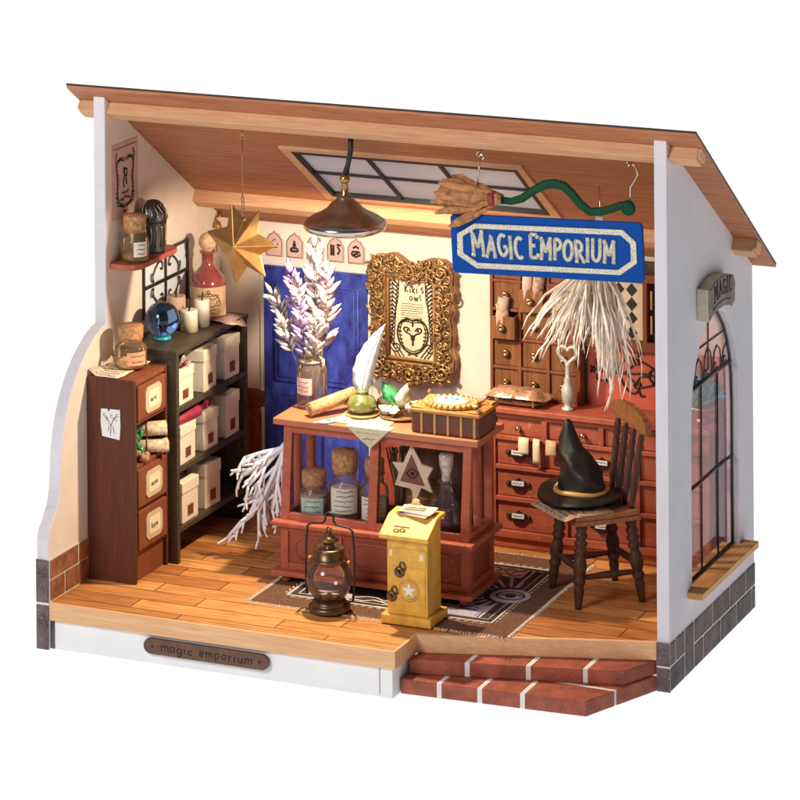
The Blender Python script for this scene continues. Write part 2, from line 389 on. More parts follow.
def letters(mb, text, fn, h, w, wob=0., gap=.12, width=None, thick=.5, m=None, each=None):
    """fn(u, v) -> point on the surface (start at u=0); w stroke radius; returns nothing"""
    tot = sum(GL[c][0] + gap for c in text) - gap
    k = (width / tot) if width else h
    x = 0; rr = random.Random(len(text) * 7 + 3)
    nrm = (Vector(fn(1, 0)) - Vector(fn(0, 0))).cross(Vector(fn(0, 1)) - Vector(fn(0, 0))).normalized()
    for c in text:
        a, st = GL[c]; tl = rr.uniform(-wob, wob); dy = rr.uniform(-wob, wob) * .5 * h; q = 1 + rr.uniform(-wob, wob)
        for pl in [q_ for l_ in st for q_ in split_sharp(l_)]:
            P = [Vector(fn((x + px + tl * (py - .5) * .5) * k, dy + py * h * q)) for px, py in pl]
            mb.tube(P, w, n=6, flat=nrm, fr=thick, m=m)
        x += a + gap
        if each: each(mb); mb = MB()
def scribble(mb, fn, u0, u1, v, amp, w, seed=0, n=None, m=None):
    rr = random.Random(seed); n = n or max(4, int((u1 - u0) / (amp * .9)))
    P = [fn(u0 + (u1 - u0) * i / n, v + amp * rr.uniform(-1, 1)) for i in range(n + 1)]
    nrm = (Vector(fn(1, 0)) - Vector(fn(0, 0))).cross(Vector(fn(0, 1)) - Vector(fn(0, 0))).normalized()
    mb.tube(P, w, n=4, flat=nrm, fr=.35, m=m)
def spiral(c, r0, r1, a0, a1, n=14): return [(c[0] + (r0 + (r1 - r0) * i / n) * math.cos(R(a0 + (a1 - a0) * i / n)), c[1] + (r0 + (r1 - r0) * i / n) * math.sin(R(a0 + (a1 - a0) * i / n))) for i in range(n + 1)]
def pl(y): return lambda u, v: (u, y, v)
def pX(x): return lambda u, v: (x, u, v)
def smooth(P, k=4):
    if len(P) < 3: return P
    out = []
    for i in range(len(P) - 1):
        p0, p1, p2, p3 = P[max(i - 1, 0)], P[i], P[i + 1], P[min(i + 2, len(P) - 1)]
        for j in range(k):
            t = j / k; out.append(tuple(.5 * (2 * b + (c - a) * t + (2 * a - 5 * b + 4 * c - d) * t * t + (3 * b - a - 3 * c + d) * t ** 3) for a, b, c, d in zip(p0, p1, p2, p3)))
    return out + [P[-1]]
def strokes(mb, lines, fn, w, thick=.4, m=None, n=5):
    nrm = (Vector(fn(1, 0)) - Vector(fn(0, 0))).cross(Vector(fn(0, 1)) - Vector(fn(0, 0))).normalized()
    for l in lines: mb.tube([fn(*p) for p in l], w, n=n, flat=nrm, fr=thick, m=m)

# ------------------------------------------------------------------ setting
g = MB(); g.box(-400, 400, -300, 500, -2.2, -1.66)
tag(build('ground', g, 'ground_glow'), 'white surface with added glow under the model shop', None, kind='structure')  # emission added for a shadowless white background and fill on outer walls

# ------------------------------------------------------------------ the model shop itself
def rz(y): return 17.0 - .66 * y            # underside of the roof
shop = thing('model_shop', 'open fronted miniature wooden shop with sloping roof, plank floor and brick steps', 'model house', (10.5, 0, -1.65))
yz = lambda x: (lambda u, v, d: (d, u, v))
prY = lambda u, v, d: (d, u, v)             # outline in y, z - extruded along x
lw = [(-4.41, -1.65), (-4.41, 2.2), (-4.30, 2.5), (-4.02, 2.8), (-3.72, 3.2), (-3.55, 3.7), (-3.46, 4.3), (-3.40, 5.0), (-3.27, 5.6), (-3.07, 6.2),
      (-2.75, 6.8), (-2.35, 7.35), (-1.85, 7.85), (-1.3, 8.25), (-.75, 8.55), (-.3, 8.72), (0, 8.76), (0, rz(0)), (9.36, rz(9.36)), (9.36, -1.65)]
m = MB(); m.prism([lw], prY, -.45, -.0)
for i, p in enumerate(m.f): pass
# cream inner face is a separate skin of paint on the same wall
lwall = build('wall', m, 'wall_paint', shop, bevel=.02, label='left side wall with a curved low front edge')
m = MB(); m.prism([[(max(min(y + (.03 if y < 0 else 0), 9.3), -4.38), min(z, rz(y) - .02) - (.0 if z > 0 else 0)) for y, z in lw if True]], prY, .0, .012)
m = MB(); inn = [(y + .03, z - .02 if z > 5 else z) for y, z in lw[1:17]] + [(.03, rz(0) - .06), (9.34, rz(9.34) - .04), (9.34, .0), (-4.38, .0)]
m.prism([inn], prY, -.001, .010); build('inner_paint', m, 'inner_paint', lwall)
# bricks on the left wall: front end, inner face, outer face
def bricks_yz(mb, x0, x1, rows):
    for (z0, z1, ys) in rows:
        for a, b in zip(ys[:-1], ys[1:]): mb.box(x0, x1, a + .05, b - .05, z0 + .04, z1 - .04)
m = MB(); m.box(.008, .035, -4.385, -.9, 0, 1.52); build('brick_mortar', m, 'mortar', lwall)
m = MB(); bricks_yz(m, .02, .07, [(.78, 1.5, [-4.41, -2.28, -.9]), (.03, .80, [-4.41, -3.28, -.9])])
build('brick_course', m, 'brown_brick', lwall, bevel=.02, label='warm brown brick band inside the left wall')
m = MB(); m.box(-.455, .005, -4.445, -4.41, -1.6, 1.5); build('brick_mortar', m, 'mortar', lwall)
m = MB(); m.box(-.47, .02, -4.47, -4.42, .0, 1.5); m.box(-.47, .02, -4.47, -4.42, -1.65, -.09)
bricks_yz(m, -.50, -.455, [(-.02, 1.52, [-4.4, -2.6, -.6, 1.4, 3.5, 5.5, 7.4, 9.3]), (-1.65, -.02, [-4.4, -3.5, -1.6, .4, 2.5, 4.5, 6.4, 8.4, 9.3])])
m.box(.0, .16, -4.28, -4.18, -1.65, -.66)
build('brick_course', m, 'grey_brick', lwall, bevel=.02, label='speckled grey brick band round the front end of the left wall')
# wrought iron window in the left wall (even pale blue pane behind bars)
m = MB(); m.box(.008, .03, 2.85, 6.4, 8.28, 10.5)
win = build('window', m, 'pale_pane', lwall, label='small pale window with curled black ironwork')
m = MB()
for y0, y1, z0, z1 in ((2.8, 2.9, 8.25, 10.53), (6.35, 6.47, 8.25, 10.53), (2.9, 6.35, 10.43, 10.53), (2.9, 6.35, 8.25, 8.33), (2.9, 6.35, 9.33, 9.45), (4.55, 4.65, 8.33, 9.33), (4.55, 4.65, 9.45, 10.43)):
    m.box(.03, .10, y0, y1, z0, z1)
f = pX(.09)
for sg in (1, -1):
    for sz in (1, -1):
        L = [(4.6 + sg * a * .8, 9.39 + sz * b * .9) for a, b in [(1.25, .12), (1.3, .35), (1.1, .6), (.8, .8), (.55, .86), (.35, .76), (.3, .6), (.42, .5), (.52, .58)]]
        strokes(m, [smooth(L), [(4.6 + sg * a * .8, 9.39 + sz * b * .9) for a, b in [(1.25, .12), (1.42, .2), (1.5, .38), (1.42, .5)]]], f, .035)
        strokes(m, [[(4.6 + sg * a, 9.39 + sz * b) for a, b in [(.06, .95), (.2, .9), (.3, .8)]]], f, .03)
build('window_bars', m, 'black_iron', win)

# right wall with the pointed arch window
rw = [(0, -1.65), (0, rz(0)), (9.36, rz(9.36)), (9.36, -1.65)]
arch = [(2.4, 1.1), (2.4, 6.6)]
for i in range(1, 12):
    t = i / 12; arch.append((2.4 + 2.65 * math.sin(t * PI / 2) ** 1.25 if t else 0, 6.6 + 3.55 * (1 - (1 - t) ** 1.7)))
arch = [(2.4, 1.1), (2.4, 6.3), (2.45, 7.3), (2.65, 8.1), (3.0, 8.8), (3.45, 9.35), (4.0, 9.8), (4.6, 10.1), (5.1, 10.2), (5.6, 10.1), (6.15, 9.8), (6.7, 9.3), (7.1, 8.75), (7.4, 8.1), (7.58, 7.3), (7.65, 6.3), (7.65, 1.1)]
m = MB(); m.prism([rw, arch], prY, 21.0, 21.45)
rwall = build('wall', m, 'wall_paint', shop, bevel=.02, label='right side wall with a pointed arch window')
m = MB(); m.prism([[(.05, 0), (.05, rz(.05) - .05), (9.32, rz(9.32) - .05), (9.32, 0)], [(a, b + (0 if b > 2 else 0)) for a, b in arch]], prY, 20.99, 21.001)
build('inner_paint', m, 'inner_paint', rwall)
m = MB(); m.box(21.445, 21.465, .0, 9.36, -1.63, .0); m.box(20.99, 21.46, -.03, .0, -1.63, .0); build('brick_mortar', m, 'mortar', rwall)
m = MB()
bricks_yz(m, 21.455, 21.49, [(-.80, .03, [2.5, 4.5, 6.45, 8.3, 9.38]), (-1.65, -.80, [2.5, 3.5, 5.4, 7.2, 9.0, 9.38]),
                             (-.80, .03, [.0, .55, 1.5]), (-1.65, -.80, [.0, 1.5])])
m.box(21.455, 21.49, 1.56, 2.44, -1.61, .0)
m.box(20.985, 21.485, -.06, -.025, -.78, .02); m.box(20.985, 21.485, -.06, -.025, -1.65, -.85)
m.v = m.v; build('brick_course', m, 'grey_brick', rwall, bevel=.015, label='dark grey brick base along the right wall')
# arch window: dark iron over tinted glass
def arch_in(k): 
    c = (5.03, 5.5); return [(c[0] + (y - c[0]) * (1 - k / 2.6), z - k * (1 if z > 6 else -.2)) for y, z in arch]
m = MB(); m.prism([arch], prY, 21.17, 21.19)
aw = build('window', m, 'window_glass', rwall, label='pointed arch window of tinted glass with iron bars')
m = MB(); f = pX(21.2)
ring = arch_in(.05)
strokes(m, [ring], f, .06, .8)
def seg(y0, z0, y1, z1, w): strokes(m, [[(y0, z0), (y1, z1)]], f, w, .8)
seg(2.45, 7.75, 7.6, 7.75, .085); seg(2.42, 4.33, 7.64, 4.33, .06); seg(2.9, 9.0, 7.0, 9.0, .04); seg(2.45, 1.2, 7.6, 1.2, .07)
for y in (4.2, 6.0): seg(y, 1.2, y, 7.75, .045)
seg(5.03, 8.0, 5.03, 10.1, .035)
for k in range(5):
    c = 2.95 + k * 1.02
    strokes(m, [[(c - .42, 7.8), (c - .44, 8.05), (c - .3, 8.35 + .12 * (2 - abs(k - 2))), (c, 8.5 + .15 * (2 - abs(k - 2))), (c + .3, 8.35 + .12 * (2 - abs(k - 2))), (c + .44, 8.05), (c + .42, 7.8)],
                spiral((c - .18, 8.0), .04, .2, 0, 330, 8)], f, .032, .8)
build('window_bars', m, 'black_iron', aw)
m = MB(); m.prism([[(20.8, 2.42), (20.8, 7.63), (21.45, 7.63), (21.45, 8.2), (22.0, 8.2), (22.0, 1.9), (21.45, 1.9), (21.45, 2.42)]], lambda u, v, d: (u, v, d), .93, 1.17)
build('window_sill', m, 'bass_wood_y', rwall, bevel=.03, label='wooden sill board under the arch window')

# back wall, wainscot and painted door
m = MB(); m.box(-.45, 21.2, 9.36, 9.6, -1.65, 10.72)
bwall = build('wall', m, 'inner_paint', shop, label='cream back wall')
m = MB(); m.box(.05, 1.92, 9.28, 9.36, 0, 4.25)
for x0 in (.15, 1.05): m.box(x0, x0 + .72, 9.24, 9.30, .3, 3.5)
wn = build('wainscot', m, 'wains_red', bwall, bevel=.03)
m = MB(); m.box(6.27, 11.5, 9.28, 9.36, 0, 4.25)
for i in range(5): m.box(6.4 + i * 1.02, 7.2 + i * 1.02, 9.24, 9.30, .3, 3.5)
build('wainscot', m, 'wains_red', bwall, bevel=.03)
m = MB(); m.box(.05, 1.9, 9.20, 9.27, 3.62, 4.22); build('wainscot_rail', m, 'terracotta_dark', bwall, bevel=.02)
m = MB(); m.box(6.29, 11.5, 9.20, 9.27, 3.62, 4.22); build('wainscot_rail', m, 'terracotta_dark', bwall, bevel=.02)
m = MB()
for x in [.5, 1.2, 1.75] + [6.7 + .8 * i for i in range(6)]: strokes(m, [spiral((x, 3.92), .05, .2, 0, 420, 14)], pl(9.19), .03)
build('wainscot_scrolls', m, 'dark_brass', bwall)
m = MB(); m.box(1.9, 6.25, 9.22, 9.36, 0, 9.08)
door = build('door', m, 'blue_door', shop, bevel=.03, label='deep blue panelled back door')
m = MB()
def panel_ring(mb, o, y, w, close=True):
    strokes(mb, [o + [o[0]]] if close else [o], pl(y), w, .5)
def shaped(x0, x1, z0, z1, q):
    return [(x0, z0), (x1, z0), (x1, z1 - q), (x1 - .12, z1 - q + .05), (x1 - .5, z1 - .1), (x1 - .62, z1), ((x0 + x1) / 2, z1), (x0, z1)]
for (x0, x1) in ((2.35, 3.75), (4.35, 5.85)):
    o = [(x0, 4.7), (x1, 4.7), (x1, 8.4), (x0, 8.4)] if x0 < 4 else [(4.35, 4.7), (5.55, 4.7), (5.85, 5.2), (5.85, 8.45), (4.35, 8.45), (4.35, 6.9), (4.55, 6.7), (4.7, 6.3), (4.55, 6.1), (4.35, 6.0)]
    panel_ring(m, o, 9.21, .07)
    panel_ring(m, [(x + (.16 if x < (x0 + x1) / 2 else -.16), z + (.16 if z < 6.5 else -.16)) for x, z in o], 9.21, .035)
    panel_ring(m, [(x0, .6), (x1, .6), (x1, 4.2), (x0, 4.2)], 9.21, .07)
build('door_mouldings', m, 'blue_door', door)
m = MB(); m.lathe([(0, 0), (.12, .02), (.13, .12), (.05, .16), (.16, .3), (.12, .42), (0, .46)], (5.95, 9.22, 4.6), axis=(0, -1, 0), n=12); build('door_knob', m, 'brass', door)
m = MB(); m.box(1.72, 1.9, 9.26, 9.36, 0, 9.1); m.box(6.25, 6.38, 9.27, 9.36, 0, 9.1); build('door_frame', m, 'inner_paint', shop, bevel=.02)

# floor slab, base, steps
fl = [(0.0, -4.41), (13.2, -4.30), (13.2, -2.44), (21.0, -.0), (21.0, 9.36), (0.0, 9.36)]
prZ = lambda u, v, d: (u, v, d)
m = MB(); m.prism([fl], prZ, -.62, -.012); build('floor_edge', m, 'bass_wood', shop, bevel=.02)
flp = [(0.07, -4.27), (13.06, -4.16), (13.06, -2.30), (20.99, .17), (20.99, 9.35), (0.07, 9.35)]
m = MB(); m.prism([flp], prZ, -.05, 0.0); floor = build('floor', m, 'planks', shop, label='orange brown plank floor')
m = MB(); m.prism([[(0.12, -4.25), (12.55, -4.15), (12.55, -1.0), (19, 1), (20.9, 1), (20.9, 9.2), (.12, 9.2)]], prZ, -1.65, -.63)
base = build('base', m, 'base_white', shop, bevel=.015, label='white base board under the floor')
m = MB(); m.prism([[(12.60, -4.18), (13.05, -4.18), (13.05, -2.2), (12.60, -2.2)]], prZ, -1.65, -.63); build('corner_post', m, 'base_white', base, bevel=.015)
def lerp(a, b, t): return (a[0] + (b[0] - a[0]) * t, a[1] + (b[1] - a[1]) * t)
def step(name, F0, F1, B0, B1, ts, z0, z1, endt=None):
    mo = MB(); e = .02
    mo.prism([[(F0[0] + .02, F0[1] + e), (F1[0] - .06, F1[1] + e), (B1[0] - .03, B1[1]), B0]], prZ, z0 + .01, z1 - .015)
    s = build(name, mo, 'mortar', shop)
    br = MB(); gap = .022
    tt = [0] + ts + [1]; L = math.dist(F0, F1)
    for i in range(len(tt) - 1):
        a = tt[i] + (gap * 3.6 / L if i else 0); b = tt[i + 1] - (gap * 3.6 / L if i < len(tt) - 2 else 0)
        p, q = lerp(F0, F1, a), lerp(F0, F1, b)
        def back(t):
            return lerp(B0, B1, (t * L) / math.dist(B0, B1)) if t < 1 else B1
        yb = lambda x: B0[1] + (B1[1] - B0[1]) * (x - B0[0]) / (B1[0] - B0[0])
        if i < len(tt) - 2:
            br.prism([[p, q, (q[0], yb(q[0])), (p[0], yb(p[0]))]], prZ, z0, z1)
        elif endt is None:
            br.prism([[p, q, B1, (p[0], yb(p[0]))]], prZ, z0, z1)
        else:
            e0 = lerp(q, B1, endt - .022); e1 = lerp(q, B1, endt + .022)
            br.prism([[p, q, e0, (p[0] + .4, e0[1] + .05), (p[0], yb(p[0]))]], prZ, z0, z1)
            br.prism([[(p[0] + .5, e1[1] + .05), e1, B1, (p[0] + .5, yb(p[0] + .5))]], prZ, z0, z1)
    build('bricks', br, 'red_brick', s, bevel=.035)
step('step', (13.1, -3.62), (19.63, -3.23), (13.1, -1.6), (21.0, -.02), [.21, .43, .66], -1.65, -1.13, endt=.42)
step('step', (13.22, -3.12), (20.30, -1.38), (13.22, -1.2), (21.0, .2), [.27, .555, .82], -1.125, -.63)

# roof
def slope(s, n, x, y0=0.):     # point on the roof: s along the slope from y0, n below its underside
    return (x, y0 + s * .8346 - n * .5508, rz(y0) - s * .5508 - n * .8346)
roof = None
m = MB()
sk_o = [(5.62, 2.78), (15.1, 2.78), (15.1, 6.8), (5.7, 6.8)]
ro = [(-1.27, -.5), (22.68, -.5), (22.3, 9.5), (-1.2, 9.5)]
fr = lambda u, v, d: (u, v + d * .5508 * .0, rz(v) + d)
m.prism([ro, [(6.0, 3.0), (14.85, 3.0), (14.75, 6.55), (6.05, 6.55)]], fr, 0, .11)
roof = build('roof', m, 'roof_wood', shop, bevel=.012, label='sloping reddish wooden roof board')
m = MB(); m.prism([[(-1.28, -.51), (22.69, -.51), (22.31, 9.51), (-1.21, 9.51)], [(-1.2, -.42), (22.6, -.42), (22.22, 9.42), (-1.12, 9.42)]], fr, .10, .17)
m.prism([[(-1.20, -.43), (22.61, -.43), (22.23, 9.43), (-1.13, 9.43)], [(6.0, 3.0), (14.85, 3.0), (14.75, 6.55), (6.05, 6.55)]], fr, .112, .165)
build('roof_covering', m, 'roof_edge', roof)
def beam(y0, w, h, x0, x1, name='roof_beam'):
    b = MB(); c = .12
    pf = lambda s, n, d: slope(s, n, d, y0)
    b.prism([[(0, 0.0), (0, h), (w, h), (w, 0.0)]], pf, x0 + c, x1 - c)
    b.prism([[(0.02, 0.01), (.02, h - .12), (w - .02, h - .12), (w - .02, 0.01)]], pf, x0, x0 + c); b.prism([[(0.02, 0.01), (.02, h - .12), (w - .02, h - .12), (w - .02, 0.01)]], pf, x1 - c, x1)
    return build(name, b, 'beam_wood', roof, bevel=.02)
beam(.35, .55, .45, -1.22, 22.6)
beam(7.2, .6, .48, -.6, 22.35)
# skylight
def skyf(u, v, d): return (u, v, rz(v) + d)
m = MB(); m.prism([sk_o, [(6.02, 3.02), (14.83, 3.02), (14.73, 6.53), (6.07, 6.53)]], skyf, -.10, -.002)
sky = build('skylight', m, 'beam_wood', roof, bevel=.015, label='grey skylight with thin black bars')
m = MB(); m.prism([[(6.03, 3.03), (14.82, 3.03), (14.72, 6.52), (6.08, 6.52)], [(6.17, 3.15), (14.68, 3.15), (14.58, 6.40), (6.22, 6.40)]], skyf, -.12, .10)
for x in (8.95, 11.75): m.box(x - .07, x + .07, 0, 1, 0, 1) if 0 else m.prism([[(x - .07, 3.15), (x + .07, 3.15), (x + .05, 6.40), (x - .09, 6.40)]], skyf, -.06, .04)
for a, b in ((6.19, 8.87), (9.03, 11.67), (11.83, 14.63)): m.prism([[(a, 4.74), (b, 4.74), (b, 4.82), (a, 4.82)]], skyf, -.05, .03)
build('skylight_bars', m, 'black_iron', sky)
m = MB(); m.prism([[(6.1, 3.1), (14.75, 3.1), (14.65, 6.45), (6.15, 6.45)]], skyf, .045, .055); build('skylight_pane', m, 'skylight_pane', sky)

# fixed signs on the building
np_ = thing('name_plate', 'dark wooden name plate reading magic emporium on the white base board', 'name plate', (6.15, -4.4, -1.0))
m = MB(); o = [(6.12 + sx * 2.13 + .27 * math.cos(R(a)), -1.0 + .27 * math.sin(R(a))) for sx, r0 in ((1, -90), (-1, 90)) for a in range(r0, r0 + 181, 20)]
m.prism([o], lambda u, v, d: (u, d, v), -4.39, -4.25); build('board', m, 'plate_brown', np_, bevel=.015)
m = MB(); letters(m, 'magic emporium', lambda u, v: (4.4 + u, -4.395, -1.11 + v), .3, .020, wob=.12, width=3.5)
m.disc((4.07, -4.385, -1.0), (0, -1, 0), .04, .02); m.disc((8.18, -4.385, -1.0), (0, -1, 0), .04, .02)
build('lettering', m, 'ink', np_)
pq = thing('stone_plaque', 'curved grey stone plaque reading MAGIC over the arch window', 'plaque', (21.45, 4.9, 10.5))
face = [(3.04, 11.34), (3.02, 10.75), (3.09, 10.17), (3.49, 10.29), (4.12, 10.39), (4.82, 10.37), (5.4, 10.25), (5.66, 10.14), (6.01, 10.3), (6.05, 10.94), (5.85, 11.26), (5.5, 11.33), (5.18, 11.41), (4.56, 11.50), (4.05, 11.48), (3.59, 11.41), (3.3, 11.28)]
m = MB(); m.prism([face], prY, 21.45, 21.87); build('slab', m, 'stone_side', pq, bevel=.05)
m = MB(); m.prism([[(4.55 + (y - 4.55) * .97, 10.8 + (z - 10.8) * .95) for y, z in face]], prY, 21.86, 21.90); build('stone_face', m, 'stone', pq, bevel=.03)
def arcf(u, v):
    return (21.905, 3.62 + u, 10.72 + v + .14 * math.sin(max(0, min(PI, u / 1.9 * PI))))
letters(MB(), 'MAGIC', arcf, .5, .036, wob=.15, width=1.95, each=lambda b_: build('letter', b_, 'ink', pq))
m = MB()
strokes(m, [[(3.5, 10.5), (4.1, 10.62), (4.8, 10.62), (5.5, 10.5)]], pX(21.905), .02)
build('underline', m, 'ink', pq)

# ================================================================== left side furniture
# tall brown cabinet
def octo(cy, cz, w, h, q): return [(cy - w + q, cz - h), (cy + w - q, cz - h), (cy + w - q, cz - h + q * .0), (cy + w, cz - h + q), (cy + w, cz + h - q), (cy + w - q, cz + h), (cy - w + q, cz + h), (cy - w, cz + h - q), (cy - w, cz - h + q)]
cb = thing('drawer_cabinet', 'tall narrow brown cabinet with labelled drawers against the curved left wall', 'cabinet', (1, -.3, 0))
m = MB(); m.box(.02, 1.95, -1.55, -1.38, 0, 7.25)
build('side_panel', m, 'cab_brown', cb, bevel=.03); m = MB(); m.box(.02, 1.95, .86, 1.02, 0, 7.25); build('side_panel', m, 'cab_brown', cb, bevel=.03)
m = MB(); m.box(.02, 1.93, -1.38, .86, 7.05, 7.23); build('top', m, 'brown_wood', cb, bevel=.02)
m = MB(); m.box(.02, .12, -1.38, .86, .2, 7.05); m.box(.12, 1.88, -1.38, .86, 5.62, 5.72); m.box(.12, 1.88, -1.38, .86, 4.06, 4.2); m.box(.12, 1.88, -1.38, .86, 2.56, 2.64); m.box(.12, 1.88, -1.38, .86, 1.02, 1.12)
m.box(.12, 1.80, -1.38, .86, .0, 1.0)
build('carcass', m, 'brown_wood', cb, bevel=.01)
words = ['magic', 'wools', 'misc']
for i, (z0, z1) in enumerate(((5.76, 7.0), (2.68, 4.03), (1.15, 2.53))):
    m = MB(); m.box(.3, 2.0, -1.33, .82, z0, z1); d = build('drawer', m, 'brown_wood', cb, bevel=.04)
    cz = (z0 + z1) / 2
    m = MB(); m.prism([octo(-.22, cz, .62, .47, .17)], prY, 2.0, 2.04); build('label_plate', m, 'label_frame', d, bevel=.02)
    m = MB(); m.prism([octo(-.22, cz, .42, .30, .06)], prY, 2.04, 2.05, m=0); letters(m, ['misc', 'a  e', 'k  e'][i].replace('  ', 'as'), lambda u, v: (2.055, -.5 + u, cz - .08 + v), .2, .016, wob=.2, width=.5, m=1)
    build('label_card', m, ['cream_paper', 'ink'], d)
# leaflet pinned on the cabinet side
m = MB(); P = [(.62, 6.18), (.88, 6.19), (.93, 6.08), (.98, 6.19), (1.38, 6.2), (1.40, 5.6), (1.36, 5.12), (.95, 5.17), (.66, 5.2), (.60, 5.7)]
m.prism([P], lambda u, v, d: (u, d, v), -1.585, -1.57)
lf = build('leaflet', m, 'white_paper', None, loc=(1, -1.57, 5.6))
tag(lf, 'white leaflet with a thin tree drawing on the side of the brown cabinet', 'leaflet')
m = MB(); f = pl(-1.59); strokes(m, [[(1.0, 5.25), (1.02, 5.6), (.9, 5.8), (.8, 5.95)], [(1.02, 5.6), (1.12, 5.85), (1.22, 5.95)], [(.95, 5.6), (.9, 5.4)], [(1.1, 5.6), (1.15, 5.35)]], f, .012)
for c in ((.76, 5.98), (1.27, 6.0), (.86, 5.85), (1.2, 5.86), (1.05, 5.95)): strokes(m, [spiral(c, .03, .07, 0, 330, 8)], f, .009)
build('drawing', m, 'ink', lf)
# rolled scrolls and a green bundle in the open compartment
def scroll(name, a, b, r, label, cat='scroll', group=None, mt='aged_paper', tie=True, loc=None):
    a, b = Vector(a), Vector(b); d = (b - a); L = d.length; ax = d.normalized(); sd = ax.orthogonal().normalized(); up = ax.cross(sd)
    mb = MB(); n = 46; vs = []
    for k in range(n + 1):                     # spiral sheet
        q = k / n * 5.2 * PI; rr = r * (.55 + .45 * k / n)
        off = sd * math.cos(q) * rr + up * math.sin(q) * rr
        e = .03 * math.sin(q * 1.7)
        vs += [a + off + ax * e, b + off + ax * e * .7]
    mb.add(vs, [(2 * k, 2 * k + 1, 2 * k + 3, 2 * k + 2) for k in range(n)], True)
    o = build(name, mb, mt, None, loc=tuple((a + b) / 2)); so = o.modifiers.new('solid', 'SOLIDIFY'); so.thickness = .018
    tag(o, label, cat, group)
    if tie:
        mb = MB(); c = (a + b) / 2; mb.tube([c + sd * math.cos(q * PI / 6) * r * 1.04 + up * math.sin(q * PI / 6) * r * 1.04 for q in range(13)], .03, n=5); build('string', mb, 'straw', o)
    return o
scroll('paper_scroll', (.9, -.1, 5.05), (2.15, .55, 5.12), .27, 'upper paper scroll in the open slot of the brown cabinet', group='scrolls in the cabinet slot', mt='scroll_pale')
scroll('paper_scroll', (.9, -.3, 4.5), (2.2, .55, 4.50), .26, 'lower paper scroll in the open slot of the brown cabinet', group='scrolls in the cabinet slot', mt='scroll_pale')
m = MB(); rr = random.Random(5)
for k in range(12): m.ball((1.7 + rr.uniform(-.15, .2), -1.05 + rr.uniform(-.22, .28), 4.9 + rr.uniform(-.3, .45)), rr.uniform(.1, .17), n=6)
o = build('gem_bundle', m, 'green_gem', None, loc=(1.7, -1, 4.2)); tag(o, 'dark green gem cluster beside the scrolls in the brown cabinet', 'gems')
m = MB()
for k in range(9): m.ball((1.8 + rr.uniform(-.12, .15), -.85 + rr.uniform(-.3, .3), 4.38 + rr.uniform(-.1, .22)), rr.uniform(.1, .16), n=6)
o = build('seed_bundle', m, 'kraft', None, loc=(1.8, -.9, 4.2)); tag(o, 'small tan seed heads below the green gems in the brown cabinet', 'seeds')

# jars
def jar(name, label, c, r, h, neck, cork_r, cork_h, fill, fill_h, lab=None, lab_z=(.2, .6), group=None, glass_m='jar_glass', cork='cork', lab_dir=-50, lab_span=70, sh=.12, lab_text=True, seed=1, cat='jar'):
    """corked jar: glass, filling, cork, label"""
    x, y, z = c; t = thing(name, label, cat, c, group=group)
    nz = h * (1 - neck[1])
    prof = [(0, 0.01), (r * .85, 0.0), (r, .06), (r, nz * .82), (r * .93, nz * .93), (neck[0], nz + .04), (neck[0], h - .08), (neck[0] + .05, h - .05), (neck[0] + .05, h), (neck[0] - .03, h), (neck[0] - .04, h - .1)]
    m = MB(); m.lathe(prof, c, n=28); build('glass', m, glass_m, t)
    if fill:
        m = MB(); fh = fill_h * nz; m.lathe([(0, .04), (r * .84, .04), (r * .92, .1), (r * .92, fh), (r * .5, fh + .04), (0, fh + .02)], c, n=24); build('filling', m, fill, t)
    m = MB(); m.lathe([(0, h - .15), (cork_r * .88, h - .15), (cork_r * .97, h + .02), (cork_r, h + cork_h - .05), (cork_r * .95, h + cork_h), (0, h + cork_h)], c, n=20); build('cork', m, cork, t)
    if lab:
        z0, z1 = lab_z[0] * nz, lab_z[1] * nz; m = MB(); n = 10; vs = []
        rr = r + .012
        for k in range(n + 1):
            a = R(lab_dir - lab_span / 2 + lab_span * k / n)
            for zz in (z0, z1): vs.append((x + rr * math.cos(a), y + rr * math.sin(a), z + zz))
        m.add(vs, [(2 * k, 2 * k + 2, 2 * k + 3, 2 * k + 1) for k in range(n)], True, m=0)
        q = random.Random(seed)
        def sf(u, v):
            a = R(lab_dir) + u / rr; return (x + (rr + .008) * math.cos(a), y + (rr + .008) * math.sin(a), z + v)
        W = rr * R(lab_span) / 2 * .8
        if lab_text:
            k = max(2, int((z1 - z0) / .16))
            for i in range(k): scribble(m, sf, -W * q.uniform(.6, 1), W * q.uniform(.6, 1), z0 + (z1 - z0) * (i + .6) / (k + .2), .03, .012, seed=seed * 9 + i, m=1)
        build('label', m, [lab, 'ink'], t)
    return t
jar('corked_jar', 'short corked jar with a pink label on top of the brown cabinet', (.95, .1, 7.29), .58, 1.1, (.40, .22), .47, .42, 'tan_fill', .32, 'label_orange', (.2, .75), lab_dir=-38, lab_span=75, seed=3)
jar('corked_jar', 'corked jar with a dark filling on the red wall shelf', (.66, 1.05, 10.92), .52, 1.2, (.36, .26), .43, .46, 'amber_fill', .28, 'label_cream', (.25, .85), lab_dir=-38, lab_span=60, seed=4)
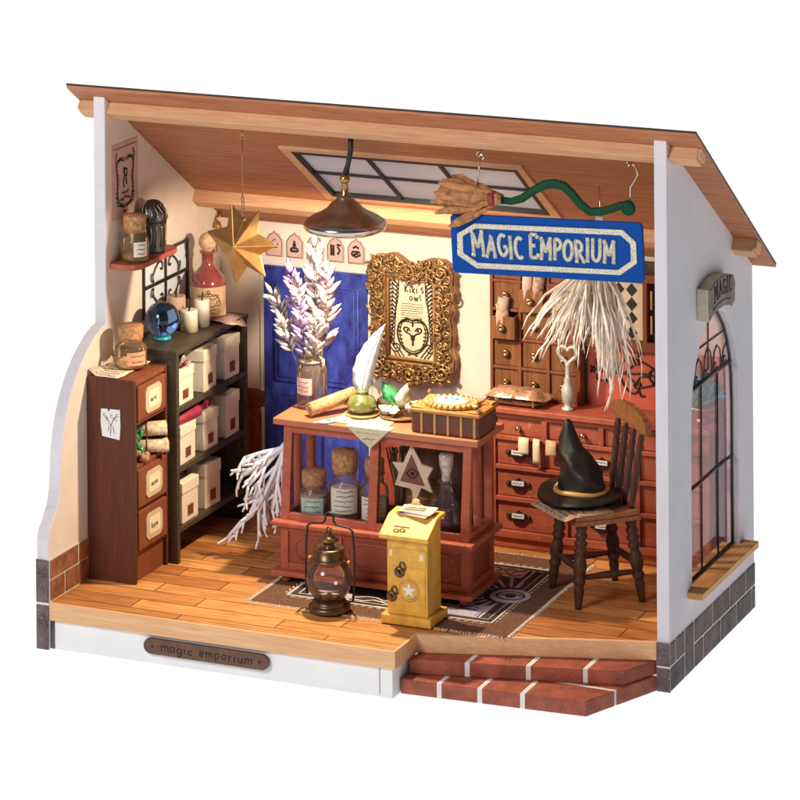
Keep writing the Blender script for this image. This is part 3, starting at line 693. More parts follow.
# newspaper sheet on the brown cabinet
def sheet(name, pts, label, mt, cat='paper', lines=0, thick=.02, dirs=None, loc=None, group=None, ink='ink', amp=.03):
    """pts: 2-D grid of points rows x cols"""
    rows, cols = len(pts), len(pts[0]); m = MB(); vs = [p for r in pts for p in r]
    m.add(vs, [(r * cols + c, r * cols + c + 1, (r + 1) * cols + c + 1, (r + 1) * cols + c) for r in range(rows - 1) for c in range(cols - 1)], True, m=0)
    V = lambda r, c: Vector(pts[r][c])
    def S(u, v):
        u = min(.999, max(0, u)) * (cols - 1); v = min(.999, max(0, v)) * (rows - 1); i, j = int(u), int(v); a, b = u - i, v - j
        return V(j, i) * (1 - a) * (1 - b) + V(j, i + 1) * a * (1 - b) + V(j + 1, i) * (1 - a) * b + V(j + 1, i + 1) * a * b
    o = build(name, m, mt, None, loc=loc or tuple(V(0, 0))); so = o.modifiers.new('solid', 'SOLIDIFY'); so.thickness = thick; so.offset = 0
    if lines:
        m = MB(); q = random.Random(len(label))
        nn = (S(.6, .5) - S(.4, .5)).cross(S(.5, .6) - S(.5, .4)).normalized()
        if nn.z < -.1 or (abs(nn.z) < .1 and nn.y > 0): nn = -nn
        for i in range(lines):
            v = (i + .7) / (lines + .4); a, b = .08 + q.uniform(0, .1), .92 - q.uniform(0, .15); n = 22
            m.tube([S(a + (b - a) * k / n, v + q.uniform(-amp, amp)) + nn * (thick * .6 + .006) for k in range(n + 1)], .014, n=4, flat=nn, fr=.3)
        build('print', m, ink, o)
    return tag(o, label, cat, group)
sheet('newspaper', [[(.05 + .30 * c + .05 * (r % 2), -1.45 + .42 * r, 7.27 + (.22 if c == 0 and r < 3 else .03) * (1 - r * .2) * (1 if c == 0 else 0) + .015) for c in range(5)] for r in range(7)],
      'printed newspaper sheet curling off the top of the brown cabinet', 'cream_paper', lines=9, loc=(.6, -.4, 7.27))

# red wall shelf with things on it
m = MB(); o = [(0, .25), (0, 5.75), (.35, 5.75), (.7, 5.55), (1.05, 4.9), (1.05, .75), (.85, .35), (.5, .25)]
o = [(0, .28), (0, 3.85), (.75, 3.85), (1.05, 3.65), (1.15, 3.3), (1.15, .7), (1.0, .38), (.7, .28)]
m.prism([o], prZ, 10.70, 10.90); ws = build('wall_shelf', m, 'terracotta', None, bevel=.04, loc=(0, 2, 10.7)); tag(ws, 'short red brown shelf fixed to the left wall', 'shelf')
t = thing('canister', 'black domed canister with silver relief on the red wall shelf', 'canister', (.62, 2.55, 10.9))
m = MB(); m.lathe([(0, 0), (.42, 0), (.44, .1), (.42, .2), (.48, .9), (.5, 1.1), (.5, 1.2), (.46, 1.22)], (.62, 2.55, 10.9), n=24); build('body', m, 'black_iron', t)
m = MB(); m.lathe([(.5, 1.12), (.53, 1.2), (.52, 1.3), (.44, 1.6), (.28, 1.82), (.1, 1.92), (0, 1.93)], (.62, 2.55, 10.9), n=24); build('dome_lid', m, 'black_iron', t)
m = MB()
for k in range(14):
    a = 2 * PI * k / 14
    m.tube([(.62 + (.46 + .02 * q) * math.cos(a + .12 * math.sin(q * 3)), 2.55 + (.46 + .02 * q) * math.sin(a + .12 * math.sin(q * 3)), 10.9 + .25 + q * .85) for q in [i / 5 for i in range(6)]], .022, n=5)
    m.tube([(.62 + rr_ * math.cos(a + q), 2.55 + rr_ * math.sin(a + q), 10.9 + z_) for rr_, z_, q in ((.54, 1.25, 0), (.49, 1.48, .2), (.36, 1.74, -.1), (.2, 1.88, .15))], .03, n=5)
build('relief', m, 'dark_silver', t)

# poster on the left wall
m = MB(); m.box(.012, .035, .45, 2.5, 12.38, 15.12)
po = build('poster', m, 'pink_paper', None, loc=(0, 1.5, 12.4)); tag(po, 'mauve poster with a black ornate border high on the left wall', 'poster')
m = MB(); f = pX(.042)
for sg in (1, -1):
    c = 1.48
    strokes(m, [[(c + sg * a, z) for a, z in [(.1, 12.75), (.35, 12.85), (.55, 13.1), (.6, 13.5), (.6, 14.0), (.66, 14.3), (.5, 14.5), (.25, 14.55)]],
                [(c + sg * a, z) for a, z in [(.62, 14.3), (.72, 14.55), (.62, 14.8), (.72, 14.62)]]], f, .035)
    for k in range(9): strokes(m, [spiral((c + sg * (.62 + .05 * math.sin(k)), 12.95 + k * .17), .03, .1, 0 if sg > 0 else 180, 300 if sg > 0 else -120, 8)], f, .022)
    for k in range(4): strokes(m, [spiral((c + sg * (.12 + .14 * k), 14.5 + .05 * math.sin(k)), .03, .1, 90, 390, 8)], f, .024)
    for k in range(4): strokes(m, [spiral((c + sg * (.1 + .13 * k), 12.8 + .03 * k), .03, .09, 90, 390, 8)], f, .022)
strokes(m, [[(1.38, 14.2), (1.45, 13.9), (1.35, 13.7), (1.4, 13.45)], [(1.45, 13.9), (1.6, 13.85), (1.62, 14.1), (1.5, 14.15)], [(1.55, 13.8), (1.6, 13.55)], [(1.36, 14.0), (1.45, 14.15)]], f, .05)
strokes(m, [[(.6, 14.95), (2.35, 14.95)]], f, .012)
scribble(m, f, 1.2, 1.75, 13.28, .05, .025, 3); scribble(m, f, 1.1, 1.85, 13.08, .06, .03, 4); scribble(m, f, 1.3, 1.7, 12.6, .04, .02, 8)
build('ornament', m, 'ink', po)

# dark shelf unit with white boxes
sh = thing('shelf_unit', 'dark open shelf unit full of white boxes along the left wall', 'shelf unit', (1.2, 4, 0))
m = MB(); m.box(.02, 2.3, 1.08, 1.3, 0, 7.55); build('side_panel', m, 'dark_wood', sh, bevel=.03)
m = MB(); m.box(.02, 2.3, 6.75, 6.97, 0, 7.55); build('side_panel', m, 'dark_wood', sh, bevel=.03)
m = MB(); m.box(.02, 2.33, 1.05, 7.0, 7.55, 7.75); build('top', m, 'dark_wood', sh, bevel=.03)
m = MB(); m.box(.02, .1, 1.3, 6.75, .9, 7.55); build('back_panel', m, 'dark_wood', sh)
for z in (5.42, 3.24, 1.06):
    m = MB(); m.box(.1, 2.26, 1.3, 6.75, z, z + .2); build('shelf', m, 'dark_wood', sh, bevel=.02)
def card_box(w, d, h, label):
    t = thing('gift_box', label, 'box', (0, 0, 0), local=True, group='white lidded boxes on the dark shelf unit')
    m = MB(); m.box(-d + .03, -.03, -w / 2 + .03, w / 2 - .03, 0, h - .3); b = build('body', m, 'box_card', t, bevel=.025)
    m = MB(); m.box(-d, 0, -w / 2, w / 2, h - .42, h); build('lid', m, 'box_card', t, bevel=.035)
    m = MB(); m.box(-.03, -.015, -.2, .2, .2, .58, m=0)
    f = lambda u, v: (-.012, u, v)
    for i in range(3): scribble(m, f, -.13, .13, .3 + i * .1, .03, .012, i, m=1)
    build('label_card', m, ['box_tag', 'ink'], b)
    return t
bx = card_box(1.2, .82, 1.5, '')
spots = [(5.62, 2.03, 1.3, 0, 'white box under the white ribbon flower at the front end of the top shelf'), (5.62, 4.05, 1.55, 3, 'middle white box on the top shelf'), (5.62, 5.90, 1.55, -2, 'white box at the far end of the top shelf, below the folded paper'),
         (3.44, 2.2, 1.4, 2, 'white box with a magenta roll on its lid on the middle shelf'), (3.44, 4.05, 1.45, -2, 'white box with red flowers on its lid, centre of the middle shelf'), (3.44, 5.90, 1.6, 1, 'white box at the far end of the middle shelf'),
         (1.26, 2.35, 1.5, 0, 'shorter white box nearest the front on the bottom shelf'), (1.26, 4.2, 1.65, -3, 'larger white box at the centre of the bottom shelf')]
for i, (z, y, h, a, lb) in enumerate(spots):
    b = bx if i == 0 else copy_tree(bx)
    b.location = (2.2, y, z); b.rotation_euler = (0, 0, R(a)); b.scale = (1, 1.12 if y < 2.5 else 1, h / 1.5); b['label'] = lb
# magenta roll, ribbon flowers
m = MB(); m.tube([(1.35, 2.45, 5.05), (2.42, 2.55, 5.02)], .2, n=16); m.tube([(2.42, 2.55, 5.02), (2.44, 2.55, 5.02)], .15, n=12)
m = MB(); m.tube([(1.9, 1.72, 4.98), (2.15, 3.1, 5.08)], .20, n=16, cap=True)
o = build('magenta_roll', m, 'magenta', None, bevel=.03, loc=(2, 2.4, 4.84)); tag(o, 'magenta roll lying on a white box on the middle shelf', 'roll')
rr = random.Random(11); m = MB()
for k in range(26):
    a = rr.uniform(0, 6.28); e = rr.uniform(.0, 1.2)
    m.leaf((1.95, 2.0, 6.95), (math.cos(a) * math.cos(e), math.sin(a) * math.cos(e), math.sin(e)), rr.uniform(.25, .5), .09)
o = build('ribbon_flower', m, 'petal_white', None, loc=(1.9, 2, 6.9)); tag(o, 'white and red ribbon flower on the first box of the top shelf', 'flower')
m = MB()
for k in range(16):
    a = rr.uniform(0, 6.28); e = rr.uniform(.1, 1.3)
    m.leaf((2.1, 1.9, 7.0), (math.cos(a) * math.cos(e) + .3, math.sin(a) * math.cos(e), math.sin(e) * .6), rr.uniform(.2, .34), .05)
build('red_petals', m, 'wains_red', o)
m = MB()
for k in range(30):
    a = rr.uniform(0, 6.28); e = rr.uniform(.2, 1.4); s_ = Vector((1.9 + rr.uniform(-.2, .2), 3.7 + rr.uniform(-.2, .5), 4.93))
    m.leaf(s_, (math.cos(a) * math.cos(e), math.sin(a) * math.cos(e), math.sin(e)), rr.uniform(.25, .55), .06)
o = build('dried_flower', m, 'magenta', None, loc=(1.9, 3.8, 4.9)); tag(o, 'dark red dried flowers on the centre box of the middle shelf', 'flower')

# things on the shelf unit
t = thing('crystal_ball', 'blue crystal ball on top of the dark shelf unit', 'crystal ball', (1.0, 2.25, 7.75))
m = MB(); m.ball((1.05, 2.4, 8.50), .64, n=22); build('ball', m, 'blue_ball', t)
m = MB(); m.lathe([(0, 0), (.32, 0), (.34, .05), (.28, .1), (.26, .16), (0, .12)], (1.05, 2.4, 7.76), n=20); build('stand', m, 'teal', t)
for i, (x, y, h, r, lb) in enumerate(((1.42, 3.85, .80, .32, 'short cream candle in front of the other two on the shelf unit'), (1.5, 4.75, 1.0, .29, 'tall cream candle next to the red bottle'), (.75, 4.1, 1.2, .36, 'stout pale candle at the back beside the crystal ball'))):
    t = thing('candle', lb, 'candle', (x, y, 7.75), group='candles on the shelf unit')
    m = MB(); m.lathe([(0, 0), (r, 0), (r, h - .06), (r * .93, h), (r * .5, h - .05), (0, h - .06)], (x, y, 7.75), n=22); build('wax', m, 'wax' if i < 2 else 'petal_tan', t)
    m = MB(); m.tube([(x, y, 7.75 + h - .08), (x + .01, y, 7.75 + h + .1), (x + .04, y, 7.75 + h + .25)], .035, n=6); build('wick', m, 'ink', t)
# red bottle
bc = (1.15, 5.95, 7.82); t = thing('potion_bottle', 'big dark red bottle with round cork and tan label on the shelf unit', 'bottle', bc)
m = MB(); m.lathe([(0, 0), (.62, 0), (.70, .06), (.71, 1.0), (.70, 1.25), (.6, 1.5), (.4, 1.72), (.27, 1.86), (.22, 2.0), (.22, 2.35), (.30, 2.38), (.30, 2.45), (.2, 2.46), (0, 2.46)], bc, n=30); build('glass', m, 'wine', t)
m = MB(); m.ball((bc[0], bc[1], bc[2] + 2.78), .34, n=12); m.lathe([(.18, 2.4), (.2, 2.55)], bc, n=12); build('cork', m, 'cork_pale', t)
m = MB(); n = 14; vs = []
for k in range(n + 1):
    a = R(-125 + 130 * k / n)
    for zz in (.1, 1.2): vs.append((bc[0] + .722 * math.cos(a), bc[1] + .722 * math.sin(a), bc[2] + zz))
m.add(vs, [(2 * k, 2 * k + 2, 2 * k + 3, 2 * k + 1) for k in range(n)], True, m=0)
def bf(u, v): a = R(-62) + u / .73; return (bc[0] + .73 * math.cos(a), bc[1] + .73 * math.sin(a), bc[2] + v)
strokes(m, [arc(0, .55, .5, .42, 160, 20, 12)], bf, .016, m=1)
for i, v in enumerate((.88, .78, .5, .36, .25)): scribble(m, bf, -.42 + .04 * i, .42 - .04 * i, v, .045, .014, i, m=1)
strokes(m, [spiral((0, 1.05), .03, .07, 0, 360, 8), arc(-.4, .6, .08, .1, 0, 300, 6), arc(.4, .6, .08, .1, 180, -120, 6)], bf, .018, m=1)
build('label', m, ['label_tan', 'ink'], t)
sheet('folded_paper', [[(1.5 + .26 * c, 5.2 + .42 * r, 7.79 + (.06 if c < 3 else -.02) - (.35 if c == 4 else 0) * (r / 3) + .03 * math.sin(r * 2)) for c in range(5)] for r in range(4)],
      'patterned paper under the red bottle hanging over the shelf edge', 'pink_paper', lines=7, loc=(1.8, 5.6, 7.78), ink='ink_brown')
# small wall lamp in the back corner
t = thing('wall_lamp', 'tiny brass wall lamp in the back left corner under the roof', 'wall lamp', (.3, 9.2, 10.0))
m = MB(); m.tube([(.15, 9.3, 10.95), (.15, 9.0, 10.98), (.15, 8.8, 10.85), (.15, 8.75, 10.7)], .05, n=8); m.tube([(.15, 8.75, 10.7), (.12, 8.8, 10.3), (.1, 8.85, 9.9), (.08, 8.9, 9.5)], .02, n=5); build('arm', m, 'brass', t)
m = MB(); m.lathe([(.06, .12), (.1, .1), (.16, -.05), (.18, -.12)], (.18, 8.75, 10.6), n=16); build('shade', m, 'gold', t)

# paper tags above the door
fig = [[[(0, .3), (-.1, .5), (.05, .62)], [(-.12, .3), (.12, .3)], [(0, .3), (.15, .45)]],
       [[(-.13, .22), (.13, .22)], [(-.09, .34), (.09, .34)], [(-.06, .46), (.06, .46)], [(0, .3), (0, .62)], [(-.13, .22), (-.1, .34)], [(.13, .22), (.1, .34)]],
       [[(-.04, .62), (-.05, .45), (.03, .38)], [(0, .6), (.02, .45)], [(.02, .35), (.04, .2)]],
       [[(-.14, .2), (-.14, .62)], [(-.06, .2), (-.06, .6)], [(.08, .25), (.16, .4), (.08, .55)], [(-.14, .4), (-.06, .42)], [(.05, .62), (.18, .6)]],
       [[(-.15, .3), (0, .22), (.15, .3), (.12, .42), (-.12, .42), (-.15, .3)], [(-.1, .55), (0, .62), (.1, .55)], [(-.08, .3), (.08, .36)]]]
nm = ['a thin plant', 'a small black cauldron', 'a feather', 'an owl and a figure', 'a striped creature']
lb5 = ['leftmost paper tag above the door, partly behind the gold star', 'second paper tag from the left above the door, with a small black figure', 'middle paper tag of the five above the blue door', 'fourth paper tag above the door, with two dark figures', 'rightmost paper tag above the door, with a squat dark figure']
for i in range(5):
    cx = 2.33 + i * .86; z0 = 9.43
    o = [(cx - .35, z0), (cx + .35, z0), (cx + .36, z0 + .62), (cx + .26, z0 + .76), (cx + .2, z0 + .86), (cx + .08, z0 + .9), (cx, z0 + 1.0), (cx - .08, z0 + .9), (cx - .2, z0 + .86), (cx - .26, z0 + .76), (cx - .36, z0 + .62)]
    m = MB(); m.prism([o], lambda u, v, d: (u, d, v), 9.29, 9.345)
    p = build('paper_tag', m, 'pink_paper', None, bevel=.01, loc=(cx, 9.32, z0)); tag(p, lb5[i], 'tag', 'paper tags in a row above the door')
    m = MB(); f = pl(9.283)
    strokes(m, [[(cx + a * 1.2, z0 + b + .05) for a, b in l] for l in fig[i]], f, .045 if i else .02)
    strokes(m, [[(x + (cx - x) * .1, z + (z0 + .45 - z) * .08) for x, z in o + [o[0]]]], f, .012)
    build('drawing', m, 'ink', p)

# ================================================================== picture frame
cx, cz = 8.2, 7.66
t = thing('ornate_frame', 'ornate gilded picture frame with a printed owl page on the back wall', 'picture frame', (cx, 9.3, 5.3))
o = []
prof = [(-1.0, 2.1), (-.75, 2.2), (-.45, 2.02), (-.15, 1.85), (.2, 1.85), (.5, 2.0), (.85, 2.12), (1.25, 2.1), (1.55, 1.92), (1.72, 1.6), (1.68, 1.25), (1.8, 1.0), (1.6, .8), (1.72, .4), (1.58, .1), (1.66, -.4), (1.6, -.8), (1.75, -1.2), (1.7, -1.6),
        (1.45, -1.95), (1.1, -2.05), (.75, -2.0), (.4, -2.15), (.05, -2.22), (-.35, -2.1), (-.7, -2.0), (-1.05, -2.05), (-1.4, -1.95), (-1.66, -1.6), (-1.68, -1.2), (-1.56, -.8), (-1.64, -.4), (-1.56, .1), (-1.66, .45), (-1.58, .85), (-1.72, 1.1), (-1.74, 1.6), (-1.55, 1.95), (-1.3, 2.12)]
op = [(cx - .98, cz - 1.58), (cx + 1.0, cz - 1.62), (cx + 1.0, cz + 1.52), (cx - .98, cz + 1.56)]
prof = [(x, z * 1.13) for x, z in prof]; W_ = [(cx + x, cz + z) for x, z in prof]
fy = lambda u, v, d: (u, d, v)
m = MB(); m.prism([W_, op], fy, 8.72, 8.93)
fb = build('frame', m, 'old_gold', t, bevel=.04)
m = MB(); m.prism([[(cx + x * 1.0 + .04, cz + z * .985) for x, z in prof], op], fy, 8.94, 9.12); m.prism([[(cx + x * .985 + .06, cz + z * .96) for x, z in prof]], fy, 9.13, 9.35); build('backing', m, 'frame_wood', fb, bevel=.03)
m = MB(); rr = random.Random(3)
def inside(x, z): return -1.04 < x - cx < 1.06 and -1.68 < z - cz < 1.62
for i in range(len(W_)):
    a, b = W_[i], W_[(i + 1) % len(W_)]
    for q, k in ((.0, .26), (.5, .5)):
        x = a[0] + (b[0] - a[0]) * q; z = a[1] + (b[1] - a[1]) * q
        x += (cx - x) * .085 * (1 + 2.2 * (k > .3)); z += (cz - z) * .07 * (1 + 2.0 * (k > .3))
        if inside(x, z): continue
        a0 = rr.uniform(0, 360); sg = rr.choice((-1, 1)); r1 = rr.uniform(.12, .2) if k < .3 else rr.uniform(.15, .26)
        P = spiral((x, z), .02, r1, a0, a0 + sg * 500, 16)
        m.tube([(p[0], 8.68 - .02 * j / 4, p[1]) for j, p in enumerate(P)], .042, n=6)
        m.ball((x, 8.62, z), .05, n=6)
for (x, z, s_) in ((-1.3, 1.95, 1), (1.32, 1.9, -1), (-1.3, -1.86, 1), (1.32, -1.86, -1), (0, 1.82, 1), (0, -2.05, 1)):
    P = spiral((cx + x, cz + z), .05, .38, 0, 720 * s_, 34); m.tube([(p[0], 8.64 - .05 * (1 - j / 34), p[1]) for j, p in enumerate(P)], [.075 - .001 * j for j in range(35)], n=6)
    for k in range(7):
        a = 2 * PI * k / 7; m.leaf((cx + x + .28 * math.cos(a), 8.66, cz + z + .28 * math.sin(a)), (math.cos(a + .6), -.35, math.sin(a + .6)), .26, .08)
for k in range(90):                       # beads and small leaves along the bars
    side = rr.randrange(4); q = rr.uniform(-1, 1)
    x, z = ((-1.28 + rr.uniform(-.2, .2), q * 1.6), (1.32 + rr.uniform(-.2, .2), q * 1.6), (q * 1.4, 1.85 + rr.uniform(-.2, .2)), (q * 1.4, -1.95 + rr.uniform(-.25, .15)))[side]
    a = rr.uniform(0, 6.28); m.leaf((cx + x, 8.70, cz + z), (math.cos(a), -.5, math.sin(a)), rr.uniform(.14, .3), .06)
build('carving', m, 'old_gold', fb)
m = MB(); strokes(m, [[(cx - .94, cz - 1.5), (cx + .96, cz - 1.54), (cx + .96, cz + 1.46), (cx - .94, cz + 1.5), (cx - .94, cz - 1.5)]], pl(8.9), .09, .9); build('inner_rim', m, 'frame_wood', fb)
m = MB(); m.box(cx - 1.0, cx + 1.02, 9.0, 9.08, cz - 1.62, cz + 1.56)
pg = build('page', m, 'cream_paper', t)
m = MB(); f = pl(8.99)
letters(m, "Kiki's", lambda u, v: (cx - .32 + u, 8.985, cz + .98 + v), .3, .022, wob=.15, width=.8)
letters(m, 'owl', lambda u, v: (cx - .12 + u, 8.985, cz + .68 + v), .26, .022, wob=.15, width=.5)
for i in range(8): scribble(m, f, cx - .45, cx + .5 - rr.uniform(0, .15), cz + .54 - i * .088, .022, .010, i)
SM = lambda l: [smooth(q) for q in l]
for sg in (1, -1):                                  # feathered wings
    for k in range(15):
        z = cz + 1.34 - k * .155; w_ = .34 - .012 * k; x0 = cx + sg * .92
        strokes(m, SM([[(x0, z), (x0 - sg * w_ * .5, z + .03), (x0 - sg * w_, z - .1), (x0 - sg * w_ * .75, z - .2)]]), f, .028)
        strokes(m, [[(x0 - sg * w_ * .3, z - .04), (x0 - sg * w_ * .55, z - .13)]], f, .034)
    strokes(m, SM([[(cx + sg * .54, cz + 1.38), (cx + sg * .58, cz + .7), (cx + sg * .74, cz), (cx + sg * .86, cz - .9)]]), f, .022)
    c1 = cx + .02
    for dx, w_ in ((0, .04), (.09, .022)):
        strokes(m, SM([[(c1, cz - .08 - dx), (c1 + sg * .25, cz - .04 - dx), (c1 + sg * (.52 - dx), cz - .2), (c1 + sg * (.62 - dx), cz - .55), (c1 + sg * (.54 - dx), cz - .92), (c1 + sg * .3, cz - 1.22 + dx), (c1, cz - 1.34 + dx)]]), f, w_)
    for k in range(5):
        strokes(m, [[(c1 + sg * (.6 - .02 * k), cz - .35 - k * .15), (c1 + sg * (.47 - .02 * k), cz - .38 - k * .14)]], f, .028)
    strokes(m, SM([spiral((c1 + sg * .26, cz - .06), .0, .11, 0, 420 * sg, 10), spiral((c1 + sg * .68, cz - 1.12), .03, .2, 0, 500 * sg, 14), spiral((c1 + sg * .16, cz - 1.36), .0, .09, 90, 90 - 400 * sg, 10)]), f, .026)
    strokes(m, [[(cx + sg * .92, cz - .72), (cx + sg * .34, cz - 1.46)], [(cx + sg * .92, cz - .9), (cx + sg * .48, cz - 1.48)], [(cx + sg * .92, cz - 1.1), (cx + sg * .62, cz - 1.48)]], f, .026)
    strokes(m, SM([[(c1 + sg * .05, cz - .82), (c1 + sg * .09, cz - .62), (c1 + sg * .3, cz - .52), (c1 + sg * .36, cz - .38), (c1 + sg * .2, cz - .36), (c1 + sg * .1, cz - .48)]]), f, .032)
    strokes(m, [[(c1 + sg * .18, cz - .47), (c1 + sg * .25, cz - .44)]], f, .05)
strokes(m, [[(cx + .02, cz - .62), (cx + .02, cz - 1.02)], [(cx + .02, cz - .12), (cx + .02, cz - .3)]], f, .04)
build('print', m, 'ink', pg)

# ================================================================== display counter
ct = thing('display_counter', 'red brown glass fronted display counter in the middle of the shop', 'counter', (10.1, 2, 0))
T = 'terracotta'
for x, y in ((6.75, .85), (13.6, .85), (6.75, 3.0), (13.6, 3.0)):
    m = MB(); m.lathe([(0, 0), (.1, 0), (.17, .1), (.17, .2), (.12, .3), (0, .3)], (x, y, .022), n=14); build('foot', m, T, ct)
m = MB(); m.box(6.3, 14.02, .50, 3.4, .3, .48); build('plinth', m, T, ct, bevel=.03)
m = MB(); m.box(6.62, 13.73, .87, 3.13, .48, 2.05); cb_ = build('cupboard', m, 'terracotta_dark', ct)
m = MB()
for x0, x1 in ((6.55, 6.85), (8.65, 8.95), (11.35, 11.65), (13.5, 13.8)): m.box(x0, x1, .8, .92, .48, 2.05)
for x0, x1 in ((6.85, 8.65), (8.95, 11.35), (11.65, 13.5)): m.box(x0, x1, .8, .92, .48, .72); m.box(x0, x1, .8, .92, 1.83, 2.05)
m.box(13.68, 13.8, .92, 1.2, .48, 2.05); m.box(13.68, 13.8, 2.85, 3.2, .48, 2.05); m.box(13.68, 13.8, 1.2, 2.85, .48, .74); m.box(13.68, 13.8, 1.2, 2.85, 1.82, 2.05)
m.box(6.55, 6.67, .92, 3.2, .48, 2.05)
build('rails', m, T, cb_, bevel=.02)
m = MB()
for x0, x1 in ((7.1, 8.45), (9.2, 11.1), (11.9, 13.3)):
    c_ = (x0 + x1) / 2; w_ = (x1 - x0) / 2; o = [(c_ + sx * w_ * a, 1.27 + b) for sx, a, b in ((-1, .5, -.42), (1, .5, -.42), (1, 1, -.2), (1, 1, .2), (1, .5, .42), (-1, .5, .42), (-1, 1, .2), (-1, 1, -.2))]
    strokes(m, [o + [o[0]]], pl(.86), .04, .6)
build('octagon_moulding', m, T, cb_)
m = MB(); m.box(6.3, 14.05, .52, 3.42, 2.05, 2.24); build('ledge', m, T, ct, bevel=.05)
def yf(z): return .8 + (z - 2.24) * .105       # the glazed front leans back
def post(x0, x1, back=False):
    b = MB(); z0, z1 = 2.24, 5.56
    if back: b.box(x0, x1, 3.0, 3.25, z0, z1)
    else: b.hexa([(x0, yf(z0), z0), (x1, yf(z0), z0), (x1, yf(z0) + .26, z0), (x0, yf(z0) + .26, z0)], [(x0, yf(z1), z1), (x1, yf(z1), z1), (x1, yf(z1) + .24, z1), (x0, yf(z1) + .24, z1)])
    return build('post', b, T, ct, bevel=.02)
post(6.55, 6.88); post(9.93, 10.27); post(13.48, 13.8); post(6.55, 6.85, True); post(13.5, 13.8, True)
for x0, x1 in ((6.88, 9.93), (10.27, 13.48)):
    for z0, z1 in ((2.24, 2.5), (5.28, 5.56)):
        m = MB(); m.hexa([(x0, yf(z0) + .01, z0), (x1, yf(z0) + .01, z0), (x1, yf(z0) + .22, z0), (x0, yf(z0) + .22, z0)], [(x0, yf(z1) + .01, z1), (x1, yf(z1) + .01, z1), (x1, yf(z1) + .2, z1), (x0, yf(z1) + .2, z1)]); build('rail', m, T, ct, bevel=.015)
for x0, x1 in ((6.57, 6.83), (13.52, 13.78)):
    m = MB(); m.box(x0, x1, 1.1, 3.0, 2.24, 2.5); m.box(x0, x1, 1.35, 3.0, 5.28, 5.56); m.box(x0, x1, 1.9, 2.1, 2.5, 5.28); build('side_frame', m, T, ct, bevel=.015)
m = MB(); m.box(6.85, 13.5, 3.05, 3.2, 2.24, 2.5); m.box(6.85, 13.5, 3.05, 3.2, 5.3, 5.56); build('rail', m, T, ct, bevel=.015)
for x0, x1 in ((6.88, 9.93), (10.27, 13.48)):
    m = MB(); m.add([(x0, yf(2.5) + .1, 2.5), (x1, yf(2.5) + .1, 2.5), (x1, yf(5.28) + .1, 5.28), (x0, yf(5.28) + .1, 5.28)], [(0, 1, 2, 3)]); build('glass_pane', m, 'pane_glass', ct)
m = MB(); m.box(6.22, 14.12, .92, 3.45, 5.56, 5.8)
build('top_board', m, 'counter_top', ct, bevel=.035)
m = MB(); m.box(10.35, 12.12, 2.9, 3.04, 2.5, 5.3); build('back_board', m, 'drawer_wood', ct)
m = MB(); m.box(12.22, 13.48, 2.9, 3.04, 2.5, 5.3); build('back_board', m, 'cab_brown', ct)
m = MB(); m.box(12.13, 12.21, 2.86, 3.04, 2.5, 5.3); build('gold_strip', m, 'book_orange', ct)
# goods inside the counter
jar('corked_jar', 'low corked jar with a green label inside the counter', (7.45, 1.75, 2.26), .55, 1.15, (.42, .18), .46, .42, 'grey_fill', .75, 'label_green', (.1, .75), lab_dir=-75, lab_span=90, seed=6)
jar('corked_jar', 'tall corked jar of lilac powder inside the counter', (8.62, 1.85, 2.26), .56, 1.75, (.40, .25), .48, .62, 'purple_fill', .82, 'label_cream', (.2, .88), lab_dir=-72, lab_span=110, seed=7)
jar('corked_jar', 'corked jar with a black and white label behind the middle post of the counter', (9.75, 1.9, 2.26), .52, 1.75, (.34, .25), .36, .45, 'green_fill', .6, 'label_cream', (.1, .72), lab_dir=-72, lab_span=110, seed=8)
fc = (12.5, 1.95, 2.26); t = thing('potion_flask', 'conical glass flask with a tall cut glass stopper inside the counter', 'flask', fc)
m = MB(); m.lathe([(0, 0.02), (.60, 0), (.66, .06), (.62, .4), (.2, 1.45), (.2, 1.62), (.34, 1.68), (.34, 1.75), (.22, 1.76), (.17, 1.6)], fc, n=28); build('glass', m, 'flask_glass', t)
m = MB(); m.lathe([(0, .05), (.55, .05), (.54, .45), (.42, .72), (0, .72)], fc, n=24); build('liquid', m, 'wine', t)
m = MB(); m.lathe([(0, 1.5), (.13, 1.5), (.19, 1.8), (.17, 1.95), (.26, 2.3), (.29, 2.62), (.2, 2.72), (0, 2.74)], fc, n=8); build('stopper', m, 'crystal', t)
# eye emblem
e = thing('eye_emblem', 'tan star shaped emblem with an eye in a red triangle inside the counter', 'emblem', (11.4, 1.5, 2.3), local=False)
def rot2(p, a, c): x, z = p; return (c[0] + x * math.cos(a) - z * math.sin(a), c[1] + x * math.sin(a) + z * math.cos(a))
C0 = (11.4, 4.28); A = R(3)
star = [(0, .98), (.36, .28), (.78, .16), (.55, -.22), (.72, -.72), (.3, -.55), (.1, -.95), (-.14, -.6), (-.72, -.5), (-.55, -.05), (-.78, .3), (-.35, .3)]
m = MB(); m.prism([[rot2(p, A, C0) for p in star]], fy, 1.5, 1.6); m.prism([[rot2(p, A, C0) for p in ((-.07, -.7), (.07, -.7), (.07, -1.75), (-.07, -1.75))]], fy, 1.52, 1.58); m.box(11.2, 11.7, 1.35, 1.75, 2.5, 2.56)
build('star', m, 'emblem', e, bevel=.02)
m = MB(); m.prism([[rot2(p, A, C0) for p in ((0, .62), (.44, -.48), (-.5, -.34))]], fy, 1.47, 1.5); tr = build('triangle', m, 'emblem_red', e, bevel=.01)
m = MB(); m.tube([(rot2((a, .16 * math.sin((a + .22) / .44 * PI) - .05), A, C0)[0], 1.46, rot2((a, .16 * math.sin((a + .22) / .44 * PI) - .05), A, C0)[1]) for a in [-.22 + .055 * i for i in range(9)]], .025, n=5)
